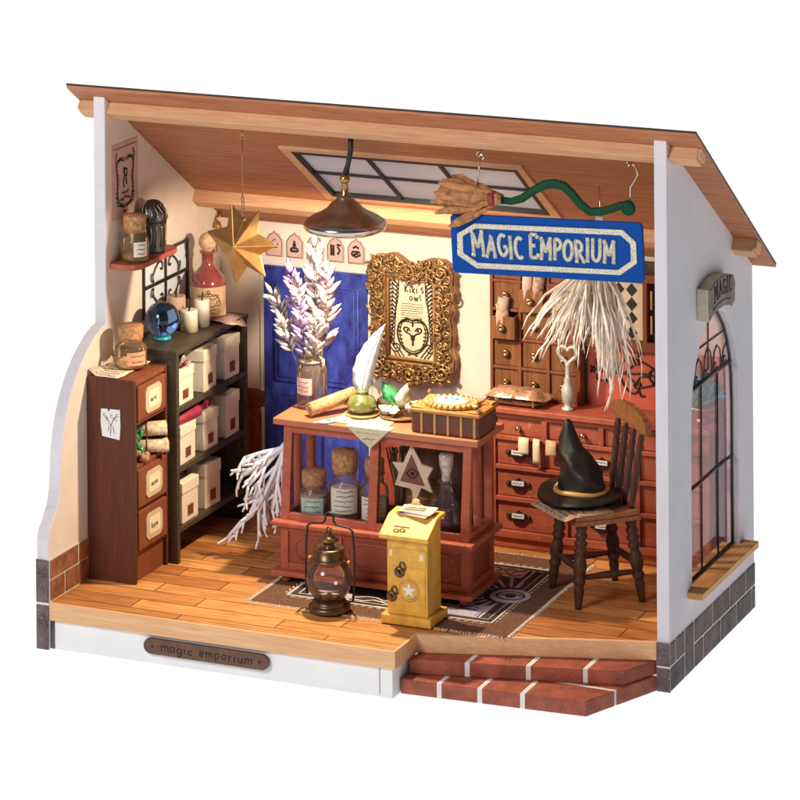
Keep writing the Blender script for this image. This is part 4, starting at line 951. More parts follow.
m.tube([(rot2((a, -.16 * math.sin((a + .22) / .44 * PI) - .05), A, C0)[0], 1.46, rot2((a, -.16 * math.sin((a + .22) / .44 * PI) - .05), A, C0)[1]) for a in [-.22 + .055 * i for i in range(9)]], .025, n=5)
m.ball((C0[0], 1.46, C0[1] - .05), .07, n=8); build('eye', m, 'ink', tr)
t = thing('wooden_crate', 'small tan wooden crate behind the eye emblem inside the counter', 'crate', (11.35, 2.5, 2.26))
m = MB(); m.box(10.7, 12.0, 2.25, 2.9, 2.26, 3.6)
build('box', m, 'wood_tan', t, bevel=.03)
m = MB()
for z in (2.3, 2.75, 3.2): m.box(10.66, 12.04, 2.18, 2.25, z, z + .36)
build('front_slats', m, 'drawer_wood', t, bevel=.02)
t = thing('reed_bundle', 'bundle of dark dried twigs standing inside the counter beside the middle post', 'twigs', (10.6, 2.1, 2.26))
m = MB(); rr = random.Random(9)
for k in range(14):
    x, y = 10.62 + rr.uniform(-.12, .12), 2.1 + rr.uniform(-.12, .12); m.tube([(x, y, 2.26), (x + rr.uniform(-.08, .08), y, 3.4), (x + rr.uniform(-.3, .25), y + rr.uniform(-.1, .1), 4.9)], .03, n=5)
    m.ball((x + rr.uniform(-.25, .2), y - .1, rr.uniform(3.6, 4.9)), .07, n=5)
build('twigs', m, 'dark_brass', t)

# ---------------------------------------------------------------- on the counter top
zc = 5.8
# glass vase with dried stems
vc = (6.92, 2.75, zc); t = thing('glass_vase', 'tall clear glass bottle vase at the left end of the counter', 'vase', vc)
m = MB(); m.lathe([(0, .02), (.5, 0), (.55, .06), (.55, 1.35), (.5, 1.5), (.4, 1.6), (.36, 1.7), (.42, 1.82), (.44, 1.95), (.38, 2.0)], vc, n=28); build('glass', m, 'jar_glass', t)
m = MB()
for a in (150, -20): m.tube([(vc[0] + rr_ * math.cos(R(a)), vc[1] + rr_ * math.sin(R(a)), zc + z_) for rr_, z_ in ((.4, 1.85), (.6, 1.8), (.62, 1.6), (.52, 1.45))], .05, n=6)
m.lathe([(.40, 1.62), (.46, 1.68), (.40, 1.74)], vc, n=20); build('rim_wire', m, 'petal_tan', t)
m = MB(); vs = []
for k in range(9):
    a = R(-135 + 70 * k / 8)
    for zz in (.55, 1.15): vs.append((vc[0] + .565 * math.cos(a), vc[1] + .565 * math.sin(a), zc + zz))
m.add(vs, [(2 * k, 2 * k + 2, 2 * k + 3, 2 * k + 1) for k in range(8)], True)
vf = lambda u, v: (vc[0] + .575 * math.cos(R(-100) + u / .57), vc[1] + .575 * math.sin(R(-100) + u / .57), zc + v)
for i in range(3): scribble(m, vf, -.22, .22, .7 + i * .15, .03, .012, i, m=1)
build('label', m, ['pink_paper', 'ink_brown'], t)
bq = thing('dried_bouquet', 'bouquet of white and lilac dried grass heads standing in the glass vase', 'bouquet', (vc[0], vc[1], zc + .2))
rr = random.Random(21)
def ear(base, tip, n, L, w, mt, bend=(0, 0, 0), start=.35, name='stem'):
    base, tip = Vector(base), Vector(tip); mid = (base + tip) / 2 + Vector(bend)
    cv = lambda q: base * (1 - q) ** 2 + mid * 2 * q * (1 - q) + tip * q * q
    m = MB(); m.tube([cv(i / 12) for i in range(13)], [.035 - .001 * i for i in range(13)], n=5, m=1)
    for i in range(n):
        q = start + (1 - start) * i / (n - 1); p = cv(min(.99, q)); d = (cv(min(1, q + .05)) - cv(q - .05)).normalized()
        a0 = i * 2.4 + rr.uniform(-.3, .3); sd = d.orthogonal().normalized(); up = d.cross(sd)
        for s_ in (0, PI) if i < n - 1 else (0,):
            o_ = sd * math.cos(a0 + s_) + up * math.sin(a0 + s_) * .6; k = (1 - .35 * (q - start)) * rr.uniform(.85, 1.15)
            m.leaf(p, d * .85 + o_ * (.85 if i < n - 1 else 0), L * k * .92, w * k * .82, .55, m=0)
    return build(name, m, [mt, 'stem_green'], bq)
b0 = (vc[0], vc[1], zc + .3)
ear(b0, (7.0, 2.9, 11.55), 15, .85, .17, 'petal_white', (.15, 0, .3), start=.42)
ear(b0, (5.35, 2.8, 9.7), 11, .68, .12, 'petal_white', (-.1, 0, .9), start=.5)
ear(b0, (6.1, 2.7, 10.7), 13, .7, .14, 'petal_lilac', (.05, 0, .5), start=.45)
ear((vc[0] + .1, vc[1] - .1, zc + .3), (6.55, 2.4, 10.3), 12, .75, .15, 'petal_pink', (-.1, 0, .3), start=.45)
ear((vc[0] + .1, vc[1] - .1, zc + .3), (7.6, 2.6, 10.7), 14, .85, .17, 'petal_pink', (.35, 0, .2), start=.40)
ear((vc[0] + .1, vc[1] - .2, zc + .3), (5.9, 2.3, 8.9), 9, .62, .12, 'petal_white', (-.2, 0, .4), start=.55)
ear((vc[0], vc[1] - .1, zc + .3), (6.65, 2.3, 9.5), 12, .6, .12, 'petal_lilac', (0, 0, .1), start=.45)
ear((vc[0], vc[1] - .1, zc + .3), (7.3, 2.2, 9.2), 11, .7, .14, 'petal_white', (.1, 0, .1), start=.5)
# scroll, papers, inkwell, quill, gems, book
scroll('paper_scroll', (7.42, 1.45, 6.08), (8.5, 2.9, 6.42), .27, 'rolled brown map lying at the left end of the counter top', mt='scroll_print', tie=False)
sheet('map_sheet', [[(8.3 + .52 * c + .04 * r, 3.0 - .36 * r, 5.815 + .01 * ((r + c) % 2)) for c in range(5)] for r in range(6)], 'pale map sheet lying on the counter top', 'green_paper', lines=5, loc=(9, 2, 5.82), ink='stem_green')
m = MB(); tri = [(9.15, .905, 5.81), (10.75, .905, 5.81), (10.02, .86, 5.12)]
m.prism([[(9.1, 5.83), (10.8, 5.83), (10.05, 5.12)]], lambda u, v, d: (u, d, v), .86, .88); m.box(9.1, 10.8, .87, 1.3, 5.812, 5.828)
o = build('map_corner', m, 'green_paper', None, loc=(9.9, .9, 5.8)); tag(o, 'pointed corner of a pale green map folded over the counter front', 'map')
m = MB(); f = pl(.855); scribble(m, f, 9.5, 10.4, 5.65, .03, .012, 2); scribble(m, f, 9.75, 10.25, 5.45, .03, .012, 4); build('print', m, 'stem_green', o)
m = MB(); m.hexa([(7.85, .80, 5.50), (8.75, 1.35, 5.83), (8.6, 1.9, 5.84), (7.7, 1.2, 5.83)], [(7.85, .78, 5.52), (8.75, 1.35, 5.85), (8.6, 1.9, 5.86), (7.7, 1.2, 5.85)])
m = MB(); m.add([(7.9, .83, 5.82), (8.35, .86, 5.835), (8.95, 1.75, 5.84), (8.5, 1.9, 5.83), (7.86, .8, 5.835), (8.33, .84, 5.85), (8.95, 1.75, 5.86), (8.5, 1.9, 5.85)], [(0, 1, 2, 3), (4, 7, 6, 5), (0, 4, 5, 1), (1, 5, 6, 2), (2, 6, 7, 3), (3, 7, 4, 0)])
o = build('small_card', m, 'white_paper', None, loc=(8.2, 1.2, 5.82)); tag(o, 'small white card with a dark print sticking out under the rolled map', 'card')
m = MB(); m.ball((8.3, 1.2, 5.865), .12, n=6, sz=.1); build('print', m, 'teal', o)
ic = (9.1, 2.3, zc + .04); t = thing('inkwell', 'round olive green glass inkwell on the counter', 'inkwell', ic)
m = MB(); m.lathe([(0, 0), (.5, 0), (.62, .05), (.62, .09), (.4, .1), (0, .1)], ic, n=24); build('saucer', m, 'pale_gold', t)
m = MB(); m.lathe([(.3, .1), (.5, .22), (.56, .42), (.45, .62), (.26, .74), (.22, .82), (.26, .9), (.14, .9), (.12, .7)], ic, n=10); build('pot', m, 'olive_glass', t)
t = thing('quill_pen', 'white feather quill standing in the green inkwell', 'quill', (ic[0], ic[1], ic[2] + .3))
m = MB(); S0, S1 = Vector((9.1, 2.3, 6.5)), Vector((9.95, 2.55, 9.15)); n = 18; vs = []
def qc(q): return S0 * (1 - q) ** 2 + (Vector((9.15, 2.3, 7.7))) * 2 * q * (1 - q) + S1 * q * q
pts_l, pts_r = [], []
for i in range(n + 1):
    q = i / n; w_ = .46 * math.sin(PI * min(1, (q + .02) ** .75)) ** .8 if q > .05 else .04
    p = qc(q); d = (qc(min(1, q + .02)) - qc(max(0, q - .02))).normalized(); sd = Vector((d.z, 0, -d.x)).normalized()
    jag = 1 + (.06 if i % 3 == 0 else -.03)
    vs += [p - sd * w_ * 1.05 * jag, p + Vector((0, -.04, 0)), p + sd * w_ * .75 * jag, p + Vector((0, .04, 0))]
m.add(vs, [(4 * i + j, 4 * i + (j + 1) % 4, 4 * i + 4 + (j + 1) % 4, 4 * i + 4 + j) for i in range(n) for j in range(4)], True)
build('vane', m, 'feather', t)
m = MB(); m.tube([(9.1, 2.27, 6.05)] + [tuple(qc(q / 8) + Vector((0, -.035, 0))) for q in range(8)], [.03] * 4 + [.025] * 5, n=5); build('shaft', m, 'petal_white', t)
gc = (10.45, 2.65, zc)
t = thing('gem_dish', 'gold rimmed shell dish heaped with green and clear gems on the counter', 'dish', gc)
m = MB(); m.lathe([(0, 0), (.5, 0), (.7, .08), (.72, .14), (.6, .1), (0, .06)], gc, n=22, sx=1.1); build('dish', m, 'old_gold', t)
rr = random.Random(31); m = MB()
for k in range(20):
    a = rr.uniform(0, 6.28); r_ = rr.uniform(0, .5)
    m.add([(gc[0] + r_ * math.cos(a) + dx * rr.uniform(.12, .2), gc[1] + r_ * math.sin(a) + dy * rr.uniform(.12, .2), gc[2] + .25 + (.5 - r_) * .5 + dz * rr.uniform(.12, .22)) for dx, dy, dz in ((1, 0, 0), (-1, 0, 0), (0, 1, 0), (0, -1, 0), (0, 0, 1), (0, 0, -1))],
          [(0, 2, 4), (2, 1, 4), (1, 3, 4), (3, 0, 4), (2, 0, 5), (1, 2, 5), (3, 1, 5), (0, 3, 5)])
build('clear_gems', m, 'pale_gem', t)
m = MB(); m.leaf((10.35, 2.7, 6.15), (-.75, .1, .95), 1.1, .32, .5); m.leaf((10.4, 2.5, 6.2), (-.4, -.2, .8), .7, .22, .5); build('green_gem', m, 'green_gem', t)
m = MB(); m.leaf((10.5, 2.6, 6.1), (.25, -.1, 1), 1.0, .34, .6); m.leaf((10.7, 2.6, 6.0), (.6, -.1, .7), .7, .26, .6); m.leaf((10.2, 2.5, 5.95), (-.9, -.1, .45), .6, .2, .6); build('pale_gem', m, 'pale_gem', t)
t = thing('sea_shell', 'small spiral shell between the quill and the gem dish', 'shell', (9.75, 2.95, zc))
m = MB()
P = [(9.75 + .25 * (1 - q) * math.cos(q * 12), 2.95 + .35 * q - .1, zc + .3 + .22 * (1 - q) * math.sin(q * 12)) for q in [i / 24 for i in range(25)]]
m.tube(P, [.2 * (1 - i / 26) + .02 for i in range(25)], n=9); build('shell', m, 'petal_tan', t)
# thick decorated book
bk = thing('spell_book', 'thick brown book with gold bands and an oval cameo on its orange cover', 'book', (13, 2, zc))
x0, x1, y0, y1 = 11.5, 14.08, 1.12, 2.85
m = MB(); m.box(x0, x1, y0, y1, zc, zc + .72); sp = build('book_block', m, 'book_brown', bk, bevel=.09)
m = MB()
for i in range(5): m.box(x0 + .38 + i * .5, x0 + .47 + i * .5, y0 - .035, y0 + .02, zc + .02, zc + .72)
build('gold_bands', m, 'pale_gold', sp, bevel=.02)
m = MB(); m.box(x0 - .05, x1 + .05, y0 - .04, y1 + .03, zc + .72, zc + .86); cv_ = build('cover', m, 'book_orange', bk, bevel=.04)
m = MB()
for sx, sy in ((0, 0), (1, 0), (0, 1), (1, 1)):
    X, Y = (x0 + .02, x1 - .02)[sx], (y0 + .02, y1 - .02)[sy]; dx, dy = (1, -1)[sx] * .42, (1, -1)[sy] * .42
    m = MB(); m.prism([[(X, Y), (X + dx, Y), (X + dx * .45, Y + dy * .45), (X, Y + dy)]], prZ, zc + .865, zc + .93)
    m.leaf((X, Y, zc + .9), (-dx * .3, -dy * .3, .7), .22, .09)
    build('corner_mount', m, 'pale_gold', cv_, bevel=.02)
c_ = (12.7, 2.02)
m = MB(); m.lathe([(0, 0), (.98, 0), (1.0, .07), (.9, .13), (.72, .16), (.7, .12), (0, .12)], (c_[0], c_[1], zc + .86), n=32, sy=.78)
for k in range(26):
    a = 2 * PI * k / 26; m.ball((c_[0] + .92 * math.cos(a), c_[1] + .72 * math.sin(a), zc + .95), .10, n=6)
build('cameo_rim', m, 'pale_gold', cv_)
m = MB(); m.lathe([(0, 0), (.68, 0), (.66, .05), (.4, .1), (0, .12)], (c_[0], c_[1], zc + .985), n=28, sy=.78, m=0)
for k, (dx, mm) in enumerate(((-.2, 2), (.0, 1), (.2, 1))): m.ball((c_[0] + dx, c_[1] - .05, zc + 1.09), .085, n=6, sz=.5, m=mm)
strokes(m, [[(c_[0] - .4, c_[1] - .12), (c_[0] - .1, c_[1] - .2), (c_[0] + .4, c_[1] - .1)]], lambda u, v: (u, v, zc + 1.09), .02, m=1)
build('cameo', m, ['cameo', 'teal', 'emblem_red'], cv_)
for p_, d_, l_ in (((13.35, 2.2, zc + .9), (.8, .5, .25), .6), ((13.4, 1.8, zc + .9), (.9, -.2, .2), .5)):
    m = MB(); m.leaf(p_, d_, l_, .14); build('leaf_clasp', m, 'pale_gold', cv_)

# white coral like branch on the left flank of the counter
o = thing('coral_branch', 'white branching dried coral hanging at the left side of the counter', 'dried branch', (6.3, 2.4, 4.6))
rr = random.Random(77); m = MB()
def branch(mb, p, d, L, r, depth, spread=.5, pull=(0, 0, -.05), ydamp=.5):
    p = Vector(p); d = Vector(d).normalized(); P = [p]; n = 5
    for i in range(n):
        d = (d + Vector((rr.uniform(-.12, .12), rr.uniform(-.12, .12) * ydamp, rr.uniform(-.12, .12))) + Vector(pull)).normalized(); p = p + d * L / n; P.append(p)
    mb.tube(P, [r * (1 - .25 * i / n) for i in range(n + 1)], n=6, flat=(.3, 1, 0), fr=.5)
    if depth > 0:
        for i in (2, 3, 4, 5):
            if rr.random() < (.7 if i < 5 else 1):
                sg = rr.choice((-1, 1)); nd = d + Vector((sg * spread * .7 * (-d.z), rr.uniform(-.3, .3), sg * spread * .7 * d.x))
                branch(mb, P[i], nd, L * rr.uniform(.25, .42), r * .74, depth - 1, spread, pull, ydamp)
for tip in ((-2.45, -.0, -.25), (-2.5, -.2, -1.5), (-2.35, .1, -2.1), (-2.45, -.2, -3.55), (-2.0, .0, -3.7), (-1.4, -.2, -3.3), (-.9, 0, -3.2), (-1.7, .2, -1.3), (-1.2, .2, -2.4), (-1.9, -.3, -2.8), (-.6, .1, -2.6)):
    d = Vector(tip); branch(m, Vector((6.35, 2.3, 4.6)) + Vector((rr.uniform(-.15, .1), rr.uniform(-.3, .3), rr.uniform(-.3, .2))), d, d.length * .8, .095, 2, .7)
build('branches', m, 'coral', o)

# ================================================================== red drawer dresser with wooden hutch
dr = thing('dresser', 'wide red brown dresser with labelled drawers along the back right wall', 'dresser', (16.2, 8.2, 0))
m = MB(); m.box(12.0, 20.4, 7.62, 9.18, .02, 4.98); bd = build('body', m, 'terracotta_dark', dr)
m = MB(); m.box(11.9, 20.5, 7.25, 9.2, 4.98, 5.2); build('top', m, 'terracotta', dr, bevel=.04)
m = MB(); m.box(11.98, 20.42, 7.5, 7.64, .02, .4); build('plinth', m, 'terracotta', dr, bevel=.02)
xs = [12.0, 14.95, 17.7, 20.4]
m = MB()
for a in (12.0, 14.82, 17.6, 20.24): m.box(a, a + .18, 7.4, 7.62, .52, 4.98)
m.box(11.99, 20.41, 7.38, 7.62, .40, .66)
for a, b in ((12.18, 14.82), (15.0, 17.6), (17.78, 20.24)):
    for z0, z1 in ((1.74, 1.9), (2.9, 3.06), (3.98, 4.14), (4.8, 4.98)): m.box(a, b, 7.4, 7.62, z0, z1)
for a in (14.0 + .1, 16.2): pass
m.box(13.98, 14.2, 7.4, 7.62, 4.14, 4.8); m.box(16.2, 16.4, 7.4, 7.62, 4.14, 4.8)
m.box(20.28, 20.42, 7.62, 9.18, .40, .66); m.box(20.36, 20.42, 7.62, 9.18, 1.74, 1.9); m.box(20.36, 20.42, 7.62, 9.18, 2.9, 3.06); m.box(20.36, 20.42, 7.62, 9.18, 3.98, 4.14)
build('rails', m, 'terracotta', bd, bevel=.02)
def pull(cx, cz, par, seed):
    m = MB(); o = [(cx - .30, cz + .1), (cx - .12, cz + .13), (cx, cz + .22), (cx + .12, cz + .13), (cx + .30, cz + .1), (cx + .33, cz - .02), (cx + .2, cz - .18), (cx, cz - .24), (cx - .2, cz - .18), (cx - .33, cz - .02)]
    m.prism([o], lambda u, v, d: (u, d, v), 7.40, 7.53); m.disc((cx - .4, 7.5, cz), (0, -1, 0), .09, .06, 10); m.disc((cx + .4, 7.5, cz), (0, -1, 0), .09, .06, 10)
    p = build('label_holder', m, 'black_iron', par, bevel=.015)
    m = MB(); m.box(cx - .24, cx + .24, 7.385, 7.398, cz - .05, cz + .12, m=0); scribble(m, pl(7.38), cx - .19, cx + .19, cz + .03, .035, .012, seed, m=1)
    build('label_card', m, ['white_paper', 'ink'], p)
    m = MB(); m.ball((cx - .4, 7.43, cz), .035, n=6); m.ball((cx + .4, 7.43, cz), .035, n=6); build('screws', m, 'brass', p)
k = 0
for a, b in ((12.2, 14.8), (15.02, 17.58), (17.8, 20.22)):
    for z0, z1 in ((.68, 1.72), (1.92, 2.88), (3.08, 3.96)):
        m = MB(); m.box(a, b, 7.52, 7.64, z0, z1); d = build('drawer', m, 'terracotta', dr, bevel=.02)
        pull((a + b) / 2 - (.45 if a < 13 else .0), (z0 + z1) / 2, d, k); k += 1
for a, b in ((12.2, 13.96), (14.22, 14.8), (15.02, 16.18), (16.42, 17.58), (17.8, 20.22)):
    m = MB(); m.box(a, b, 7.52, 7.64, 4.16, 4.78); d = build('drawer', m, 'terracotta', dr, bevel=.02)
    if b - a > .7: m = MB(); m.lathe([(0, 0), (.09, 0), (.06, .05), (.05, .1), (.1, .16), (.09, .23), (0, .25)], ((a + b) / 2, 7.52, 4.47), axis=(0, -1, 0), n=12); build('knob', m, 'silver', d)

ht = thing('hutch', 'brown wooden hutch of small knobbed drawers and a diamond tiled niche on the red dresser', 'hutch', (15, 8.9, 5.2))
m = MB(); m.box(11.55, 15.2, 8.9, 9.18, 5.2, 10.6); m.box(15.2, 18.2, 9.08, 9.2, 5.2, 10.6); hb = build('back', m, 'dark_wood', ht)
xs4 = [11.6, 12.72, 13.84, 14.96]; zs = [5.25, 6.33, 7.40, 8.47, 9.54, 10.6]
m = MB()
for x in xs4: m.box(x - .06, x + .06, 8.52, 8.92, 5.2, 10.6)
m.box(14.98, 15.12, 8.45, 8.92, 5.2, 10.6)
for z in zs: 
    for a, b in zip(xs4[:-1], xs4[1:]): m.box(a + .06, b - .06, 8.53, 8.92, z - .05, z + .05)
build('lattice', m, 'brown_wood', hb, bevel=.012)
opened = {(0, 2): .42, (1, 3): .42}
openk = {(0, 1): 0}
for i in range(3):
    for j in range(5):
        a, b = xs4[i] + .07, xs4[i + 1] - .07; z0, z1 = zs[j] + .06, zs[j + 1] - .06
        of = opened.get((i, j), 0.); y0 = 8.62 - of
        if (i, j) == (2, 3): y0 -= .08
        m = MB()
        if of:
            m.box(a, b, y0, y0 + .08, z0, z1 - .12); m.box(a, a + .05, y0 + .08, 8.9, z0, z1 - .12); m.box(b - .05, b, y0 + .08, 8.9, z0, z1 - .12); m.box(a + .05, b - .05, y0 + .08, 8.9, z0, z0 + .05)
        else: m.box(a, b, y0, 8.9, z0, z1)
        d = build('drawer', m, 'drawer_wood', ht, bevel=.015)
        m = MB(); m.lathe([(.06, 0), (.05, .06), (.13, .07), (.14, .16), (.11, .2), (.05, .17), (0, .15)], ((a + b) / 2, y0, (z0 + z1) / 2 - (.04 if of else 0)), axis=(0, -1, 0), n=14); build('knob', m, 'brass', d)
# right bay: beams, tiled niche, red panel with iron scroll
m = MB(); m.box(15.2, 18.2, 8.75, 9.08, 7.35, 7.72); m.box(17.45, 17.62, 8.75, 9.08, 7.72, 9.9); m.box(15.2, 18.2, 8.7, 9.08, 9.9, 10.2); m.box(17.95, 18.2, 8.7, 9.08, 5.2, 9.9); build('niche_frame', m, 'brown_wood', ht, bevel=.02)
m = MB(); m.box(15.2, 17.45, 9.0, 9.08, 7.72, 9.9)
tl = build('tile_panel', m, 'tile_cream', ht)
m = MB()
for i in range(5):
    for j in range(5):
        x, z = 15.45 + i * .5, 7.98 + j * .52
        if x > 17.3 or z > 9.8: continue
        m.prism([[(x - .22, z), (x, z - .25), (x + .22, z), (x, z + .25)]], fy, 8.985, 9.005)
build('diamond_tiles', m, 'tile_black', tl, label='black diamonds')
m = MB()
for z in (8.0, 8.9): m.box(17.7, 17.8, 8.85, 8.95, z, z + .7)
build('hinges', m, 'gold', ht, bevel=.02)
m = MB(); m.box(15.2, 17.95, 9.0, 9.08, 5.2, 7.35); m.box(18.2, 20.4, 9.1, 9.2, 5.2, 7.35)
rp = build('red_panel', m, 'red_panel', ht)
m = MB(); f = pl(8.96)
X, Z = 15.4, 6.5
L = [[(X, Z), (X + .5, Z + .02), (X + 1.0, Z - .04), (X + 1.6, Z - .02), (X + 2.0, Z + .02), (X + 2.35, Z - .02)],
     [(X - .05, Z - .12), (X + .02, Z), (X - .05, Z + .12)],
     [(X + .1, Z + .1), (X, Z), (X + .1, Z - .1)],
     [(X + .9, Z), (X + 1.2, Z + .4), (X + 1.4, Z + .55), (X + 1.6, Z + .55)], [(X + .9, Z), (X + 1.1, Z - .2), (X + 1.25, Z - .5), (X + 1.5, Z - .72), (X + 1.72, Z - .7), (X + 1.82, Z - .55)],
     spiral((X + 1.72, Z - .42), .0, .17, 0, 400, 12), spiral((X + 1.68, Z + .42), .0, .16, 0, -400, 12),
     [(X + 1.6, Z + .55), (X + 1.95, Z + .45), (X + 2.4, Z + .22)], [(X + 1.85, Z - .5), (X + 2.1, Z - .45), (X + 2.4, Z - .35)], [(X + 2.4, Z + .25), (X + 2.22, Z + .05), (X + 2.24, Z - .15), (X + 2.4, Z - .35)], [(X + 2.42, Z + .25), (X + 2.45, Z - .35)],
     [(X + 1.3, Z - .02), (X + 1.6, Z - .3), (X + 1.75, Z - .3), (X + 1.9, Z - .1), (X + 2.2, Z - .08)], [(X + 1.3, Z), (X + 1.55, Z + .25), (X + 1.7, Z + .3)],
     [(X + 1.8, Z + .6), (X + 1.85, Z + .75), (X + 2.02, Z + .7)], [(X + 1.82, Z - .6), (X + 1.9, Z - .82), (X + 2.05, Z - .78)]]
for q in (.28, .62):
    for sg in (1, -1): L.append([(X + q + .15, Z + .02 * sg), (X + q - .02, Z + .12 * sg), (X + q - .1, Z + .28 * sg), (X + q - .02, Z + .4 * sg), (X + q + .08, Z + .36 * sg)])
strokes(m, [smooth(l_) for l_ in L], f, .035, .8)
build('iron_scroll', m, 'black_iron', rp)
# rolled papers standing in the two open drawers
def roll_set(label, c, n, seed):
    rr = random.Random(seed); t = thing('paper_rolls', label, 'paper rolls', c)
    for k in range(n):
        x = c[0] + (k - (n - 1) / 2) * .36; a = rr.uniform(-.35, .35) if n > 1 else 0; p0 = Vector((x, c[1], c[2])); p1 = p0 + Vector((math.sin(a) * .8, -.05, 1.25 + rr.uniform(-.1, .15)))
        mb = MB(); d = (p1 - p0).normalized(); sd = d.orthogonal().normalized(); up = d.cross(sd); vs = []; N_ = 30
        for i in range(N_ + 1):
            q = i / N_ * 4 * PI; r_ = .22 * (.5 + .5 * i / N_); off = sd * math.cos(q) * r_ * 1.1 + up * math.sin(q) * r_ * .8; vs += [p0 + off, p1 + off]
        mb.add(vs, [(2 * i, 2 * i + 1, 2 * i + 3, 2 * i + 2) for i in range(N_)], True)
        b = build('roll', mb, 'print_paper' if k % 2 else 'pink_paper', t); s_ = b.modifiers.new('solid', 'SOLIDIFY'); s_.thickness = .02
    return t
roll_set('rolled papers standing in the open drawer at the left side of the hutch', (12.1, 8.4, 7.6), 2, 2)
roll_set('rolled papers leaning out of the upper open drawer of the hutch', (13.25, 8.4, 8.7), 2, 5)
# parcel, key, paper strips, teal plant
m = MB(); x0, x1, y0, y1 = 11.75, 14.05, 7.3, 8.3; nx, ny = 16, 8; vs = []; rr = random.Random(8)
for sgn in (1, -1):
    for j in range(ny + 1):
        for i in range(nx + 1):
            u, v = i / nx, j / ny; e = (1 - (2 * u - 1) ** 6) * (1 - (2 * v - 1) ** 4)
            cr = abs(math.sin(i * 2.3 + j * 1.1)) * .07
            vs.append((x0 + (x1 - x0) * u + .25 * (v - .5) * (1 if u > .5 else -.3), y0 + (y1 - y0) * v, 5.22 + .22 + (sgn * (.34 + cr) * e if sgn > 0 else -.20 * e) + .12 * (2 * v - 1) ** 2 * (sgn > 0)))
K = (nx + 1) * (ny + 1)
fs = [(j * (nx + 1) + i, j * (nx + 1) + i + 1, (j + 1) * (nx + 1) + i + 1, (j + 1) * (nx + 1) + i) for j in range(ny) for i in range(nx)]
m.add(vs, fs + [tuple(K + q for q in reversed(f_)) for f_ in fs], True)
o = build('wrapped_parcel', m, 'cellophane', None, loc=(12.9, 7.8, 5.22)); tag(o, 'flat crinkled parcel in shiny brown wrapping on the dresser below the small drawers', 'parcel')
m = MB(); m.tube([(11.8, 7.35, 5.3), (12.1, 7.5, 5.6), (12.05, 8.2, 5.7)], .03, n=5); m.tube([(13.7, 7.35, 5.3), (13.55, 7.6, 5.62), (13.9, 8.2, 5.6)], .03, n=5); m.box(12.0, 12.5, 7.27, 7.3, 5.0, 5.12); build('folded_seams', m, 'petal_tan', o)
kc = (14.85, 7.9, 5.2); t = thing('heart_key', 'large silvery key with a heart shaped bow standing on the dresser', 'key', kc)
m = MB(); P = []
for i in range(29):
    q = 2 * PI * i / 28; P.append((kc[0] + .024 * 16 * math.sin(q) ** 3, kc[1], 7.24 + .023 * (13 * math.cos(q) - 5 * math.cos(2 * q) - 2 * math.cos(3 * q) - math.cos(4 * q))))
m.tube(P, .07, n=8); build('bow', m, 'key_silver', t)
m = MB(); m.lathe([(0, 0), (.24, 0), (.24, .07), (.14, .13), (.14, .22), (.21, .34), (.24, .55), (.22, .85), (.13, 1.0), (.16, 1.08), (.10, 1.2), (.09, 1.62), (.12, 1.7), (0, 1.72)], kc, n=16)
build('shank', m, 'key_silver', t)
for i, (x, lb) in enumerate(((13.35, 'left cream paper strip draped over the top left drawer rail of the dresser'), (13.85, 'middle cream paper strip draped over the dresser drawer rail'), (14.42, 'right patterned paper strip draped over the dresser drawer rail'))):
    w_ = (.42, .28, .42)[i]; hgt = (.55, .85, .5)[i]
    sheet('paper_strip', [[(x + w_ * (c - .5), 7.36 - .12 * math.sin(min(1, r / 2) * PI / 2) - .05 * c, 4.12 + .05 * math.cos(r) - (max(0, r - 1)) * hgt / 4) for c in (0, .5, 1)] for r in range(6)], lb, 'cream_paper' if i < 2 else 'aged_paper', cat='paper strip', group='paper strips on the dresser', loc=(x, 7.3, 4.0))
t = thing('feather_plant', 'teal and green tufted plant in a gold bowl seen through the arch window', 'plant', (19.85, 8.25, 5.2))
m = MB(); m.lathe([(0, 0), (.35, 0), (.2, .1), (.2, .2), (.55, .5), (.6, .62), (.5, .6), (0, .5)], (19.85, 8.25, 5.21), n=18); build('bowl', m, 'gold', t)
rr = random.Random(4); m = MB()
for k in range(46):
    a = rr.uniform(0, 6.28); e = rr.uniform(.2, 1.5); m.leaf((19.85 + rr.uniform(-.2, .2), 8.35 + rr.uniform(-.1, .5), 5.9), (math.cos(a) * math.cos(e), math.sin(a) * math.cos(e), math.sin(e)), rr.uniform(.5, 1.15), .16)
build('teal_leaves', m, 'teal', t)
m = MB()
for k in range(18):
    a = rr.uniform(0, 6.28); e = rr.uniform(.2, 1.5); m.leaf((19.85, 7.9, 5.8), (math.cos(a) * math.cos(e), math.sin(a) * math.cos(e) - .3, math.sin(e)), rr.uniform(.3, .7), .1)
build('green_leaves', m, 'green_gem', t)

# ================================================================== chair, map and hat
ch = thing('chair', 'dark turned leg wooden chair standing by the red dresser', 'chair', (17.45, 3.8, 0), R(-47), local=True)
def turned(a, b, rs, n=14):
    a, b = Vector(a), Vector(b); k = len(rs); mb = MB(); mb.tube([a.lerp(b, i / (k - 1)) for i in range(k)], rs, n=n); return mb
leg_r = [.11, .12, .13, .14, .15, .16, .17, .18, .17, .15, .21, .22, .16, .18, .21, .23, .24, .24, .23, .21, .17, .15, .22, .23, .16, .22, .23, .16, .22, .22, .15, .20, .21, .2]
feet = [(-1.22, -1.22), (1.20, -1.22), (1.22, 1.2), (-1.22, 1.2)]; tops = [(-.95, -.95), (.9, -.95), (.9, .9), (-.9, .9)]
legs = []
for (fx, fy_), (tx, ty) in zip(feet, tops): build('leg', turned((fx, fy_, 0), (tx, ty, 2.85), leg_r), 'chair_wood', ch)
